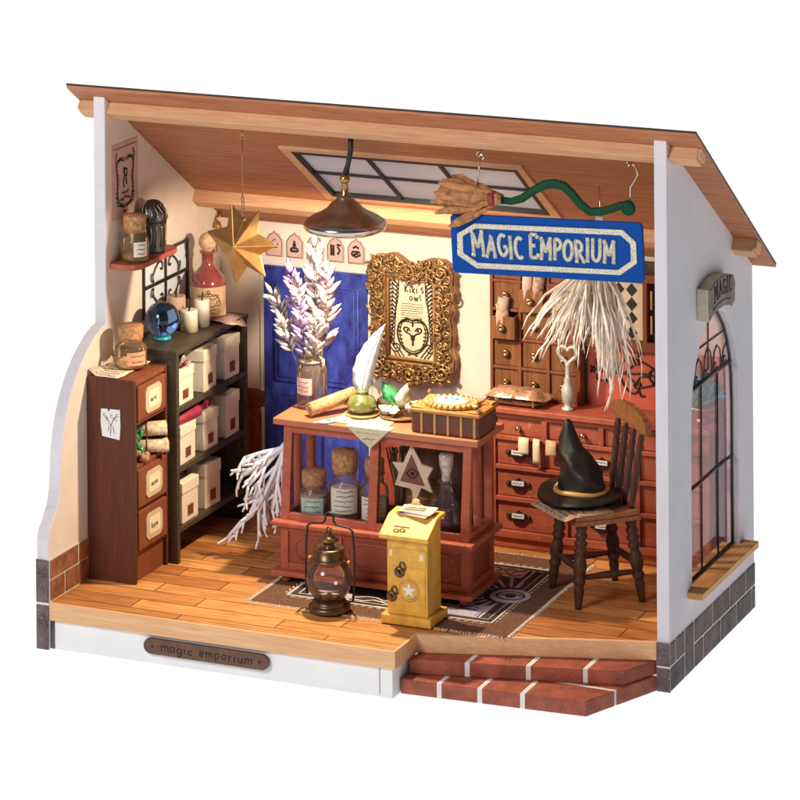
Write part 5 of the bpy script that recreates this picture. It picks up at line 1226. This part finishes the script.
def at(i, z): f_, t_ = feet[i], tops[i]; q = z / 2.85; return Vector((f_[0] + (t_[0] - f_[0]) * q, f_[1] + (t_[1] - f_[1]) * q, z))
for i, j, z in ((0, 3, 1.05), (1, 2, 1.05), (0, 1, 1.3), (2, 3, 1.3)):
    a, b = at(i, z), at(j, z); build('stretcher', turned(a, b, [.09, .09, .10, .12, .13, .12, .10, .09, .09], 10), 'chair_wood', ch)
m = MB(); o = [(-1.25, -1.3), (0, -1.38), (1.22, -1.3), (1.3, 0), (1.2, 1.2), (0, 1.26), (-1.2, 1.2), (-1.3, 0)]
m.prism([o], prZ, 2.85, 3.02); m.prism([[(x * .97, y * .97) for x, y in o]], prZ, 3.02, 3.2)
build('seat', m, 'seat_wood', ch, bevel=.05)
sp_r = [.09, .10, .12, .11, .14, .15, .14, .12, .14, .11, .13, .14, .13, .11, .14, .10, .13, .09, .08]
for i in range(4):
    x = -.95 + i * .62; build('spindle', turned((x * .95, .95, 3.2), (x * 1.12, 1.32, 5.95), sp_r, 10), 'chair_wood', ch)
m = MB(); up_ = [(-1.62, 5.90), (-1.70, 6.12), (-1.5, 6.36), (-.9, 6.52), (0, 6.60), (.8, 6.52), (1.25, 6.42), (1.34, 6.30), (1.50, 6.26), (1.54, 5.92), (1.2, 5.84), (.6, 5.88), (0, 5.92), (-.9, 5.9)]
m.prism([up_], fy, 1.22, 1.46); build('top_rail', m, 'rail_wood', ch, bevel=.05)
# local positions turned into world ones for the map and hat
sheet('small_map', [[(15.13 + .48 * c + .27 * r, 3.33 - .40 * c + .27 * r, (3.06, 3.15, 3.215, 3.22, 3.22, 3.22)[r] + (.05 if c == 4 and r < 2 else 0)) for c in range(5)] for r in range(6)],
      'small printed map on the chair seat under the black hat', 'print_paper', lines=9, loc=(16.5, 3.0, 3.2), ink='ink')
hc = Vector((16.95, 3.95, 3.28)); t = thing('witch_hat', 'crumpled black pointed hat with a golden band on the chair', 'hat', tuple(hc))
m = MB(); n = 40; vs = []; fs = []
prof = [(.2, .02), (.78, .02), (1.2, .0), (1.5, .02), (1.58, .06), (1.52, .12), (1.2, .16), (.9, .22), (.84, .30), (.80, .5), (.78, .75), (.74, .95), (.64, 1.1), (.60, 1.3), (.58, 1.5), (.50, 1.65), (.42, 1.8), (.36, 2.05), (.27, 2.3), (.19, 2.5), (.14, 2.66), (.06, 2.74), (0, 2.75)]
for (r_, z_) in prof:
    hh = max(0, (z_ - .3) / 2.4)
    cx_ = -.10 - .55 * hh ** 1.3 + .10 * math.sin(hh * 6.5); cy_ = -.05 * math.sin(hh * 5)
    for j in range(n):
        a = 2 * PI * j / n; w_ = 1 + (.09 * math.sin(3 * a + z_ * 5) + .05 * math.sin(5 * a - z_ * 7)) * (1 if .3 < z_ < 2.3 else 0)
        zz = z_ + (.13 * math.cos(2 * a + .6) * ((r_ - .8) / .75) ** 2 + .05 * math.sin(3 * a) * ((r_ - .8) / .75) if r_ > .85 and z_ < .25 else 0)
        vs.append(hc + Vector((cx_ + r_ * w_ * math.cos(a), cy_ + r_ * w_ * math.sin(a), zz + .12 if r_ > .85 and z_ < .25 else zz)))
k = len(prof); m.add(vs, [(i * n + j, i * n + (j + 1) % n, (i + 1) * n + (j + 1) % n, (i + 1) * n + j) for i in range(k - 1) for j in range(n)], True)
b_ = build('felt', m, 'hat_black', t)
m = MB(); m.tube([tuple(hc + Vector((-.12 + .90 * math.cos(a), .9 * math.sin(a), .36 + .03 * math.sin(3 * a)))) for a in [2 * PI * i / 36 for i in range(37)]], .10, n=8, flat=(0, 0, 1), fr=.9); build('band', m, 'hat_band', t)

# ================================================================== rug
rg = thing('rug', 'dark brown rug with a pale eye and sunburst design under the counter', 'rug', (11.3, 2.6, 0))
m = MB(); m.box(6.45, 16.15, -1.55, 6.75, .002, .02); rb = build('pile', m, 'rug_brown', rg)
m = MB(); m.box(7.4, 15.15, -.45, 5.55, .02, .026); build('field', m, 'rug_dark', rb)
m = MB(); f = lambda u, v: (u, v, .026)
strokes(m, [[(7.4, -.45), (15.15, -.45), (15.15, 5.55), (7.4, 5.55), (7.4, -.45)]], f, .075, .25)
strokes(m, [[(7.7, -.15), (14.9, -.15), (14.9, 5.25), (7.7, 5.25), (7.7, -.15)]], f, .03, .4)
for x in [7.6 + .3 * i for i in range(25)]: strokes(m, [[(x, -.62), (x + .16, -.55)], [(x, 5.66), (x + .16, 5.72)]], f, .03, .4)
for y in [-.3 + .3 * i for i in range(20)]: strokes(m, [[(15.25, y), (15.3, y + .16)], [(7.28, y), (7.22, y + .16)]], f, .03, .4)
rr = random.Random(12)
strokes(m, [[(14.55, -.1), (14.55, 1.55)], [(14.55, 3.3), (14.55, 5.2)]], f, .05, .4)
m.prism([[(9.4, 4.35), (14.35, 4.35), (14.35, 5.3), (9.4, 5.3)]], prZ, .024, .031)
for yb in (.05, .35): strokes(m, [[(8 + .35 * i, yb + .14 * math.sin(i * 1.9 + yb * 5)) for i in range(15)]], f, .05, .35)
build('cream_pattern', m, 'rug_cream', rb)
m = MB(); g_ = lambda u, v: (u, v, .033)
strokes(m, [[(9.5 + .28 * i, yb + (.12 if i % 2 else -.12)) for i in range(18)] for yb in (4.55, 5.08)], g_, .045, .35)
strokes(m, [[(9.6 + .28 * i, 4.82 + .05 * math.sin(i)), (9.75 + .28 * i, 4.84)] for i in range(16)], g_, .04, .35)
build('zigzag_lines', m, 'rug_dark', rb)
ec = (14.72, 2.4); m = MB()
m.prism([[(ec[0] + .72 * math.cos(R(a)), ec[1] + .72 * math.sin(R(a))) for a in range(0, 360, 15)]], prZ, .026, .040); se = build('sun_eye', m, 'rug_lilac', rb)
m = MB(); strokes(m, [[(ec[0] + .50 * math.cos(R(a)), ec[1] + .42 * math.sin(R(a))) for a in range(0, 361, 20)], [(ec[0] - .5, ec[1] - .1), (ec[0], ec[1] + .2), (ec[0] + .45, ec[1] + .1)]], lambda u, v: (u, v, .041), .045, .3); m.disc((ec[0], ec[1], .036), (0, 0, 1), .2, .012); build('eye_lines', m, 'rug_dark', se)
for k in range(12):
    a = R(95 + k * 15); m = MB(); strokes(m, [[(ec[0] + r_ * math.cos(a), ec[1] + r_ * math.sin(a)) for r_ in (.95, 1.4, 1.9 + .5 * (k % 2))]], f, .075, .3); build('sun_ray', m, 'rug_lilac', rb)
m = MB(); m.prism([[(11.6, -.12), (14.45, -.12), (14.45, 1.2), (14.1, 1.0), (13.8, 1.15), (13.3, .75), (13.0, .9), (12.5, .5), (12.2, .6), (11.7, .3)]], prZ, .026, .032); cl_ = build('cloud', m, 'rug_lilac', rb)
m = MB(); strokes(m, [smooth([(11.8 + .4 * i, yb + i * .1 + (.1 if i % 2 else -.05)) for i in range(7)]) for yb in (.0, .22)], g_, .04, .3); build('cloud_lines', m, 'rug_dark', cl_)
m = MB(); m.prism([[(8.0, -.12), (9.6, -.12), (9.6, .5), (8.9, .62), (8.3, .45)]], prZ, .026, .032); build('cloud', m, 'rug_lilac', rb)
m = MB()
for y in [-1.5 + .095 * i for i in range(87)]:
    for x0, s_ in ((16.15, 1), (6.45, -1)): m.tube([(x0, y, .015), (x0 + s_ * rr.uniform(.12, .2), y + rr.uniform(-.05, .05), .012)], .026, n=4)
for x in [6.5 + .1 * i for i in range(96)]:
    for y0, s_ in ((-1.55, -1), (6.75, 1)): m.tube([(x, y0, .015), (x + rr.uniform(-.05, .05), y0 + s_ * rr.uniform(.12, .22), .012)], .026, n=4)
fr_ = build('fringe', m, 'rug_cream', rg); tag(fr_, None, None, kind='stuff')

# ================================================================== lantern
lc = (9.47, -1.42, .0); t = thing('oil_lantern', 'small bronze oil lantern with a round glass globe on the front floor', 'lantern', lc)
lcv = (lc[0], lc[1], .045)
m = MB(); m.lathe([(0, 0), (.70, 0), (.73, .05), (.73, .17), (.66, .22), (.60, .24), (.62, .29), (.58, .36), (.45, .40), (0, .40)], lcv, n=30); build('base', m, 'dark_brass', t)
m = MB(); m.lathe([(.40, .40), (.58, .52), (.74, .76), (.81, 1.08), (.76, 1.40), (.62, 1.62), (.50, 1.72)], lcv, n=36); build('globe', m, 'globe_glass', t)
m = MB(); m.lathe([(0, .40), (.3, .40), (.28, .47), (.1, .52), (.08, .6), (0, .6)], lcv, n=16); build('burner', m, 'brass', t)
m = MB(); m.lathe([(.44, 1.74), (.66, 1.74), (.62, 1.82), (.54, 1.86), (.54, 2.12), (.50, 2.2), (.4, 2.14), (.22, 2.14), (.18, 2.3), (.2, 2.36), (.36, 2.44), (.34, 2.5), (.22, 2.58), (.12, 2.66), (.1, 2.74), (0, 2.76)], lcv, n=28)
m.tube([(lc[0] + .09 * math.cos(a), lc[1], 2.84 + .09 * math.sin(a)) for a in [PI * 2 * i / 10 for i in range(11)]], .03, n=6); build('cap', m, 'dark_brass', t)
m = MB()
for s_ in (1, -1): m.ball((lc[0] + s_ * .74, lc[1], 1.78), .08, n=8); m.tube([(lc[0] + s_ * .6, lc[1], 1.80), (lc[0] + s_ * .85, lc[1], 1.82)], .035, n=6)
build('ears', m, 'brass', t)
m = MB(); P = [(-.88, .5), (-.92, 1.2), (-.9, 2.2), (-.84, 2.88), (-.7, 2.98), (-.28, 3.02), (-.17, 3.12), (-.14, 3.34), (-.06, 3.42), (.06, 3.42), (.14, 3.34), (.17, 3.12), (.28, 3.02), (.72, 2.98), (.88, 2.86), (.94, 2.2), (.95, 1.2), (.88, .45)]
m.tube([(lc[0] + x, lc[1] + .05, z) for x, z in P], .042, n=7); m.tube([(lc[0] + .88, lc[1] + .05, .46), (lc[0] + .6, lc[1], .3)], .03, n=6); build('bail_handle', m, 'black_iron', t)

# ================================================================== yellow letter box
mbx = thing('letter_box', 'yellow standing letter box with small padlocks and a star emblem at the front floor edge', 'letter box', (12.55, -1.1, 0))
m = MB(); m.box(11.62, 13.48, -1.88, -.32, 0.028, .34); build('base', m, 'yellow_paint', mbx, bevel=.03)
m = MB(); m.prism([[(-1.7, .34), (-1.7, 3.08), (-1.55, 3.2), (-.5, 3.52), (-.5, .34)]], prY, 11.80, 13.30); bb = build('body', m, 'yellow_paint', mbx, bevel=.02)
m = MB(); m.prism([[(-2.0, 2.98), (-2.02, 3.12), (-1.15, 3.62), (-.42, 3.66), (-.38, 3.54), (-1.1, 3.48), (-1.86, 3.02)]], prY, 11.62, 13.46); hd = build('hood', m, 'yellow_paint', mbx, bevel=.03)
m = MB(); m.box(11.85, 13.25, -1.725, -1.70, 2.02, 2.62); fp = build('flap', m, 'yellow_paint', mbx, bevel=.01)
m = MB(); m.box(11.9, 12.0, -1.735, -1.724, 2.34, 2.55); m.box(13.02, 13.17, -1.735, -1.724, 2.28, 2.5); build('stickers', m, 'sticker', fp)
m = MB(); m.box(11.88, 13.22, -1.722, -1.70, .46, 1.98); dd = build('door', m, 'yellow_paint', mbx, bevel=.01)
m = MB(); st = (12.62, 1.2); f = pl(-1.726)
strokes(m, [[(st[0] + .38 * math.cos(R(a)), st[1] + .38 * math.sin(R(a))) for a in range(0, 361, 15)]], f, .014)
strokes(m, [[(st[0] + .31 * math.cos(R(a)), st[1] + .31 * math.sin(R(a))) for a in range(0, 361, 15)]], f, .010); build('emblem_ring', m, 'kraft', dd)
m = MB(); m.prism([[(st[0] + (.27 if k % 2 == 0 else .11) * math.sin(R(36 * k)), st[1] + (.27 if k % 2 == 0 else .11) * math.cos(R(36 * k))) for k in range(10)]], fy, -1.735, -1.722); build('star', m, 'white_paper', dd)
for (x, z) in ((12.28, 1.92), (11.98, 1.06)):
    m = MB(); m.tube([(x + .1 + .1 * math.cos(a), -1.76, z + .1 + .14 * math.sin(a)) for a in [PI * i / 8 for i in range(9)]], .03, n=6)
    m.lathe([(0, 0), (.17, 0), (.19, .04), (.15, .08), (.08, .09), (.06, .06), (0, .06)], (x, -1.735, z - .1), axis=(0, -1, 0), n=16); m.ball((x, -1.84, z - .1), .05, n=6); m.ball((x + .2, -1.76, z + .02), .05, n=6); build('padlock', m, 'dark_brass', dd if z < 1.5 else fp)
m = MB(); m.box(12.05, 12.6, -1.66, -1.62, 3.33, 3.36); m.tube([(12.2 + .09 * math.cos(a), -1.83, 3.26 + .05 * math.sin(a)) for a in [PI * 2 * i / 10 for i in range(11)]], .025, n=5); m.tube([(12.42 + .09 * math.cos(a), -1.80, 3.28 + .05 * math.sin(a)) for a in [PI * 2 * i / 10 for i in range(11)]], .025, n=5); build('letter_slot_trim', m, 'kraft', hd)
lt = thing('letters', 'stack of letters lying on top of the yellow letter box', 'letters', (12.5, -.9, 3.68))
for k in range(4):
    a = R(-12 + k * 5); c_ = Vector((12.55 + .03 * k, -.98 + .03 * k, 3.685 + .032 * k)); hx, hy = .62, .3
    P = [c_ + Vector((sx * hx * math.cos(a) - sy * hy * math.sin(a), sx * hx * math.sin(a) + sy * hy * math.cos(a), -.04 if sy < 0 else .0)) for sx, sy in ((-1, -1), (1, -1), (1, 1), (-1, 1))]
    m = MB(); m.hexa(P, [p + Vector((0, 0, .022)) for p in P]); build('letter', m, ['white_paper', 'kraft', 'white_paper', 'cream_paper'][k], lt)
m = MB(); rr = random.Random(2)
for k in range(3): strokes(m, [[(12.1, -1.2 + .13 * k, 3.815), (12.95, -1.2 + .13 * k, 3.815)]], lambda u, v, w=None: None, .01) if 0 else m.tube([(12.15 + .03 * k, -1.16 + .12 * k, 3.795 + .01 * k), (12.95, -1.08 + .12 * k, 3.80 + .01 * k)], .014, n=4)
m.tube([(12.05, -1.22, 3.70), (13.1, -1.05, 3.70)], .03, n=4); build('writing', m, 'ink', lt)
m = MB(); m.prism([[(12.0, 3.6), (12.75, 3.6), (12.7, 3.75), (12.55, 3.8), (12.5, 3.95), (12.38, 4.0), (12.26, 3.95), (12.2, 3.8), (12.05, 3.76)]], fy, -.52, -.44); m.disc((12.38, -.53, 3.87), (0, -1, 0), .05, .02, 10); build('crest', m, 'pale_yellow', hd, bevel=.02)

# ================================================================== hanging things
def eye_hook(mb, x, y, z): mb.tube([(x, y, z)] + [(x + .08 * math.sin(a), y, z - .16 - .08 * math.cos(a) * -1 - .08) for a in [PI * 2 * i / 10 for i in range(11)]], .025, n=5)
# gold star
sc_ = Vector((5.0, 1.0, 11.9)); t = thing('star_ornament', 'gold six pointed star hanging on a wire near the left wall', 'star', (5.05, 1.0, 15.9))
m = MB(); yaw = R(-4); vs = []; Ro, Ri, dp = 1.52, .84, .62
def sp_(x, y, z): return sc_ + Vector((x * math.cos(yaw) - y * math.sin(yaw), x * math.sin(yaw) + y * math.cos(yaw), z))
ang = [106, 60, 3, -48, -100, 168]
ring_ = []
A_ = sorted(ang)
for i, a in enumerate(A_):
    nx_ = A_[(i + 1) % 6] + (360 if i == 5 else 0); ring_.append(sp_(Ro * math.cos(R(a)), 0, Ro * math.sin(R(a)))); mid = (a + nx_) / 2; ring_.append(sp_(Ri * math.cos(R(mid)), 0, Ri * math.sin(R(mid))))
vs = ring_ + [sp_(0, -dp, 0), sp_(0, dp, 0)]
m.add(vs, [(i, (i + 1) % 12, 12) for i in range(12)] + [((i + 1) % 12, i, 13) for i in range(12)])
build('star', m, 'gold', t, bevel=.03)
m = MB(); eye_hook(m, 5.05, 1.0, 15.98); m.tube([(5.05, 1, 15.72), (5.06, 1, 14.3), (5.05, 1, 13.55)], .022, n=5)
for k in range(4): m.tube([(5.05 + .05 * math.cos(a), 1.0 + (.02 if k % 2 else 0), 13.5 - k * .17 + .09 * math.sin(a)) for a in [PI * 2 * i / 8 for i in range(9)]], .022, n=5)
m.tube([(5.05, 1, 12.85), (5.08, .98, 12.55)], .03, n=5)
build('hanging_wire', m, 'brass', t)
# pendant lamp
pc = Vector((9.08, 1.0, 12.85)); t = thing('pendant_lamp', 'lit pendant lamp with a shallow silver and bronze shade', 'pendant lamp', (9.2, 1.1, 15.9))
m = MB(); m.tube([(9.32, 1.0, 16.05), (9.32, 1.0, 15.6), (9.22, 1.0, 15.1), (9.12, 1.0, 14.75)], [.10, .10, .09, .12], n=10); build('cord', m, 'black_cord', t)
m = MB(); m.ball((9.08, 1, 14.55), .19, n=12); m.lathe([(.16, 1.62), (.12, 1.55), (.13, 1.2), (.17, 1.16), (.17, 1.08)], pc, n=16); build('fitting', m, 'brass', t)
m = MB(); m.lathe([(.17, 1.14), (.26, 1.12), (.28, 1.04), (.36, .95), (.50, .85), (.66, .66), (.93, .50), (1.22, .36), (1.41, .21), (1.46, .08), (1.43, .0), (1.40, .06), (1.36, .2), (1.18, .31), (.9, .44), (.62, .6), (.45, .78), (.26, .9), (.1, .94)], pc, n=48); build('shade', m, 'lamp_metal', t)
m = MB(); m.lathe([(1.42, .22), (1.485, .14), (1.48, .03), (1.42, -.06), (1.33, -.11), (1.33, -.07), (1.40, .02), (1.42, .1)], pc, n=48); build('rim', m, 'silver', t)
m = MB(); m.ball(tuple(pc + Vector((0, 0, .42))), .12, n=8); m.lathe([(.1, .52), (.1, .8)], pc, n=10); build('bulb', m, 'bulb_glow', t)
# broom and sign
B = [(15.15, 14.33), (15.5, 14.32), (15.9, 14.45), (16.3, 14.75), (16.75, 15.0), (17.1, 15.06), (17.45, 15.0), (17.75, 14.75), (18.05, 14.42), (18.4, 14.2), (18.8, 14.24), (19.15, 14.35), (19.5, 14.5), (19.8, 14.5), (19.98, 14.38)]
t = thing('broom', 'witch broom with a wavy dark green handle hanging above the blue sign', 'broom', (17, .8, 14.2))
m = MB(); m.tube([(x, .8, z) for x, z in B], [.12, .13, .15, .15, .17, .17, .17, .16, .16, .15, .15, .14, .14, .18, .12], n=10, flat=(0, 1, 0), fr=.55); m.ball((19.78, .8, 14.44), .27, n=12, sy=.5); m.tube([(14.8, .8, 14.34), (15.2, .8, 14.33)], .14, n=10); build('handle', m, 'broom_green', t)
m = MB(); rr = random.Random(15)
for k in range(44):
    q = rr.uniform(-1, 1); ez = q * .78 - .12 + rr.uniform(-.1, .1); ey = rr.uniform(-.5, .5); L_ = (2.35 - .35 * abs(q) - (.35 if q < -.6 else 0)) * rr.uniform(.86, 1.04); o_ = rr.uniform(-.16, .16); wv = rr.uniform(-.08, .08)
    m.tube([(15.15, .8 + o_ * .9, 14.36 + q * .12), (14.85, .8 + o_, 14.35 + q * .19), (14.5, .8 + o_ + ey * .25, 14.34 + q * .22 + ez * .22 + wv), (14.05, .8 + ey * .6, 14.32 + ez * .62 - wv), (15.0 - L_ * .82, .8 + ey * .9, 14.3 + ez * .92 + wv), (15.0 - L_, .8 + ey, 14.28 + ez)], [.045, .07, .11, .15, .15, .05], n=6, flat=(0, 1, 0), fr=.35)
build('bristles', m, 'straw', t)
m = MB(); m.tube([(14.68, .8, 14.35), (14.9, .8, 14.36)], .27, n=16); build('binding', m, 'broom_band', t, bevel=.03)
m = MB(); m.tube([(19.83, .9, 15.98), (19.78, .85, 15.85), (19.72, .85, 15.95), (19.8, .85, 16.05)], .03, n=6)
m.tube([(19.85, .85, 16.0), (20.05, .85, 15.85), (20.12, .85, 15.6), (19.98, .85, 15.35), (19.85, .85, 15.15), (19.84, .83, 14.5)], .03, n=6)
m.tube([(14.3, 1.0, 16.0), (14.15, .9, 15.85), (14.25, .9, 15.75), (14.35, .9, 15.85), (14.45, .9, 15.75), (14.35, .9, 15.6)], .03, n=6); m.tube([(14.3, .9, 15.75), (14.2, .85, 14.6)], .018, n=5)
build('hanging_wire', m, 'silver', t)
s = thing('shop_sign', 'blue hanging sign with glittering silver letters reading MAGIC EMPORIUM', 'sign', (16.8, .95, 12.8))
c0 = Vector((16.77, .95, 12.80)); th = R(-2.1)
def sf(u, v, d=0.): return (c0.x + u * math.cos(-th) - v * math.sin(-th) * 1.0, .95 + d, c0.z + u * math.sin(-th) + v * math.cos(-th))
m = MB(); q = .12; o = [(-3.55 + q, -1.03), (3.55 - q, -1.03), (3.55, -1.03 + q), (3.55, 1.03 - q), (3.55 - q, 1.03), (-3.55 + q, 1.03), (-3.55, 1.03 - q), (-3.55, -1.03 + q)]
m.prism([o], lambda u, v, d: sf(u, v, d), -.14, .0); sb = build('board', m, 'sign_blue', s, bevel=.03)
m = MB(); o = [(-2.6, -.82), (2.7, -.78), (3.32, -.35), (3.32, .38), (2.85, .78), (-2.65, .74), (-3.3, .35), (-3.3, -.4)]
inn_ = [(-2.55, -.62), (2.62, -.60), (3.10, -.27), (3.10, .3), (2.77, .58), (-2.6, .56), (-3.08, .27), (-3.08, -.3)]
m.prism([o, inn_], lambda u, v, d: sf(u, v, d), -.19, -.14); build('border', m, 'glitter', sb, bevel=.02)

x = -2.80; rr = random.Random(42); SQ = .70
for wd in ('MAGIC', 'EMPORIUM'):
    for ch_ in wd:
        k_ = .76 * (1.06 if ch_ == wd[0] else rr.uniform(.88, .98)); wdt = GL[ch_][0] * k_ * SQ; m = MB(); dy = -.37 + rr.uniform(-.02, .05); tl = rr.uniform(-.05, .05)
        for q_, pl_ in enumerate([z_ for l_ in GL[ch_][1] for z_ in split_sharp(l_)]): m.tube([sf(x + px * k_ * SQ + tl * (py - .5), dy + py * k_, -.15 - .003 * q_) for px, py in pl_], .074, n=8, flat=(0, 1, 0), fr=.5)
        build('letter', m, 'glitter', sb); x += wdt + .035
    x += .16
# dried white bunch behind the sign
t = thing('raffia_bunch', 'bunch of dried white strips hanging upside down behind the blue sign', 'dried bunch', (17.5, 4, 12.6))
m = MB(); rr = random.Random(33)
for k in range(96):
    a = rr.uniform(-1, 1); x0_ = 17.35 + rr.uniform(-.3, .35); y0_ = 4.2 + rr.uniform(-.25, .25)
    ex = (-2.45 * abs(a) ** 1.1 if a < 0 else 1.25 * a) + rr.uniform(-.2, .2); ln = (2.35 - .15 * abs(a) if a < 0 else 2.5 + 1.3 * math.sin(a * PI)) * rr.uniform(.62, 1.05); ex *= rr.uniform(.75, 1.0); yy = rr.uniform(-.8, .8); wz = rr.uniform(-.12, .12)
    P = [(x0_, y0_, 11.7), (x0_ + ex * .22, y0_ + yy * .2, 11.25), (x0_ + ex * .55 + wz, y0_ + yy * .6, 11.25 - ln * .36), (x0_ + ex * .84, y0_ + yy * .9, 11.25 - ln * .72), (x0_ + ex, y0_ + yy, 11.2 - ln)]
    m.tube(P, [.035, .05, .062, .055, .015], n=5, flat=(rr.uniform(-.9, .9), 1, rr.uniform(-.3, .3)), fr=.25)
    if rr.random() < .9:
        for e_ in range(3):
            q = P[2 + (e_ if rr.random() < .5 else 0)]; d_ = Vector(P[3]) - Vector(P[2]); g_ = rr.uniform(-.35, .35)
            m.tube([q, (q[0] + d_.x * .5 + g_ * .5, q[1], q[2] - .4), (q[0] + d_.x * .8 + g_, q[1] - .05, q[2] - .85)], [.04, .035, .01], n=5, flat=(rr.uniform(-.9, .9), 1, 0), fr=.3)
build('strips', m, 'raffia', t)
m = MB()
for k in range(7): m.tube([(17.4 + rr.uniform(-.15, .15), 4 + rr.uniform(-.15, .15), 11.6), (17.5 + rr.uniform(-.12, .12), 4, 12.5), (17.65 + rr.uniform(-.2, .2), 4, 13.3)], .05, n=5)
build('stalks', m, 'raffia', t)
m = MB(); m.tube([(17.55, 4.0, rz(4.0)), (17.6, 4.0, 13.3), (17.5, 4.0, 12.4)], .03, n=5); m.tube([(17.35 + .2 * math.cos(a), 4 + .2 * math.sin(a), 12.0) for a in [PI * 2 * i / 10 for i in range(11)]], .05, n=6); build('cord', m, 'silver', t)

# ------------------------------------------------------------------ camera, lights, world
cam = bpy.data.cameras.new('camera'); co = bpy.data.objects.new('camera', cam); col.objects.link(co); sc.camera = co
ax, ay, az = Vector((0.914023, 0.405591, -0.007539)), Vector((0.003881, 0.009839, 0.999944)), -Vector((-0.405643, 0.914002, -0.007419))
co.matrix_world = Matrix(((ax.x, ay.x, az.x, 60.4436), (ax.y, ay.y, az.y, -112.3670), (ax.z, ay.z, az.z, 40.7774), (0, 0, 0, 1)))
cam.sensor_width = 36; cam.lens = 158.3653; cam.shift_x = 0.04197; cam.shift_y = -1.16947
cam.clip_start = 1; cam.clip_end = 2000

def area(name, loc, target, size, power, rgb):
    l = bpy.data.lights.new(name, 'AREA'); l.size = size; l.energy = power; l.color = rgb; l.shape = 'DISK'
    o = bpy.data.objects.new(name, l); col.objects.link(o); o.location = loc
    o.rotation_euler = (Vector(target) - Vector(loc)).to_track_quat('-Z', 'Y').to_euler(); return o
area('studio_softbox', (-8, -62, 44), (9, 0, 7), 26, 31000, (1, .96, .94))
l = bpy.data.lights.new('pendant_bulb_light', 'POINT'); l.energy = 4500; l.color = (1, .785, .55); l.shadow_soft_size = .16
o = bpy.data.objects.new('pendant_bulb_light', l); col.objects.link(o); o.location = (9.08, 1.0, 12.83)
l = bpy.data.lights.new('pendant_reflector_light', 'SPOT'); l.energy = 5900; l.color = (1, .80, .55); l.spot_size = R(150); l.spot_blend = 1; l.shadow_soft_size = .3
o = bpy.data.objects.new('pendant_reflector_light', l); col.objects.link(o); o.location = (9.08, 1.0, 12.80)
w = bpy.data.worlds.new('World'); sc.world = w; w.use_nodes = True
w.node_tree.nodes['Background'].inputs[0].default_value = (.93, .95, 1, 1); w.node_tree.nodes['Background'].inputs[1].default_value = .08
vs = sc.view_settings; vs.view_transform = 'Standard'; vs.look = 'None'; vs.exposure = 0; vs.gamma = 1
sc.cycles.max_bounces = 8; sc.cycles.transparent_max_bounces = 16; sc.cycles.caustics_reflective = False; sc.cycles.caustics_refractive = False
sc.cycles.use_denoising = True; sc.cycles.sample_clamp_indirect = 6
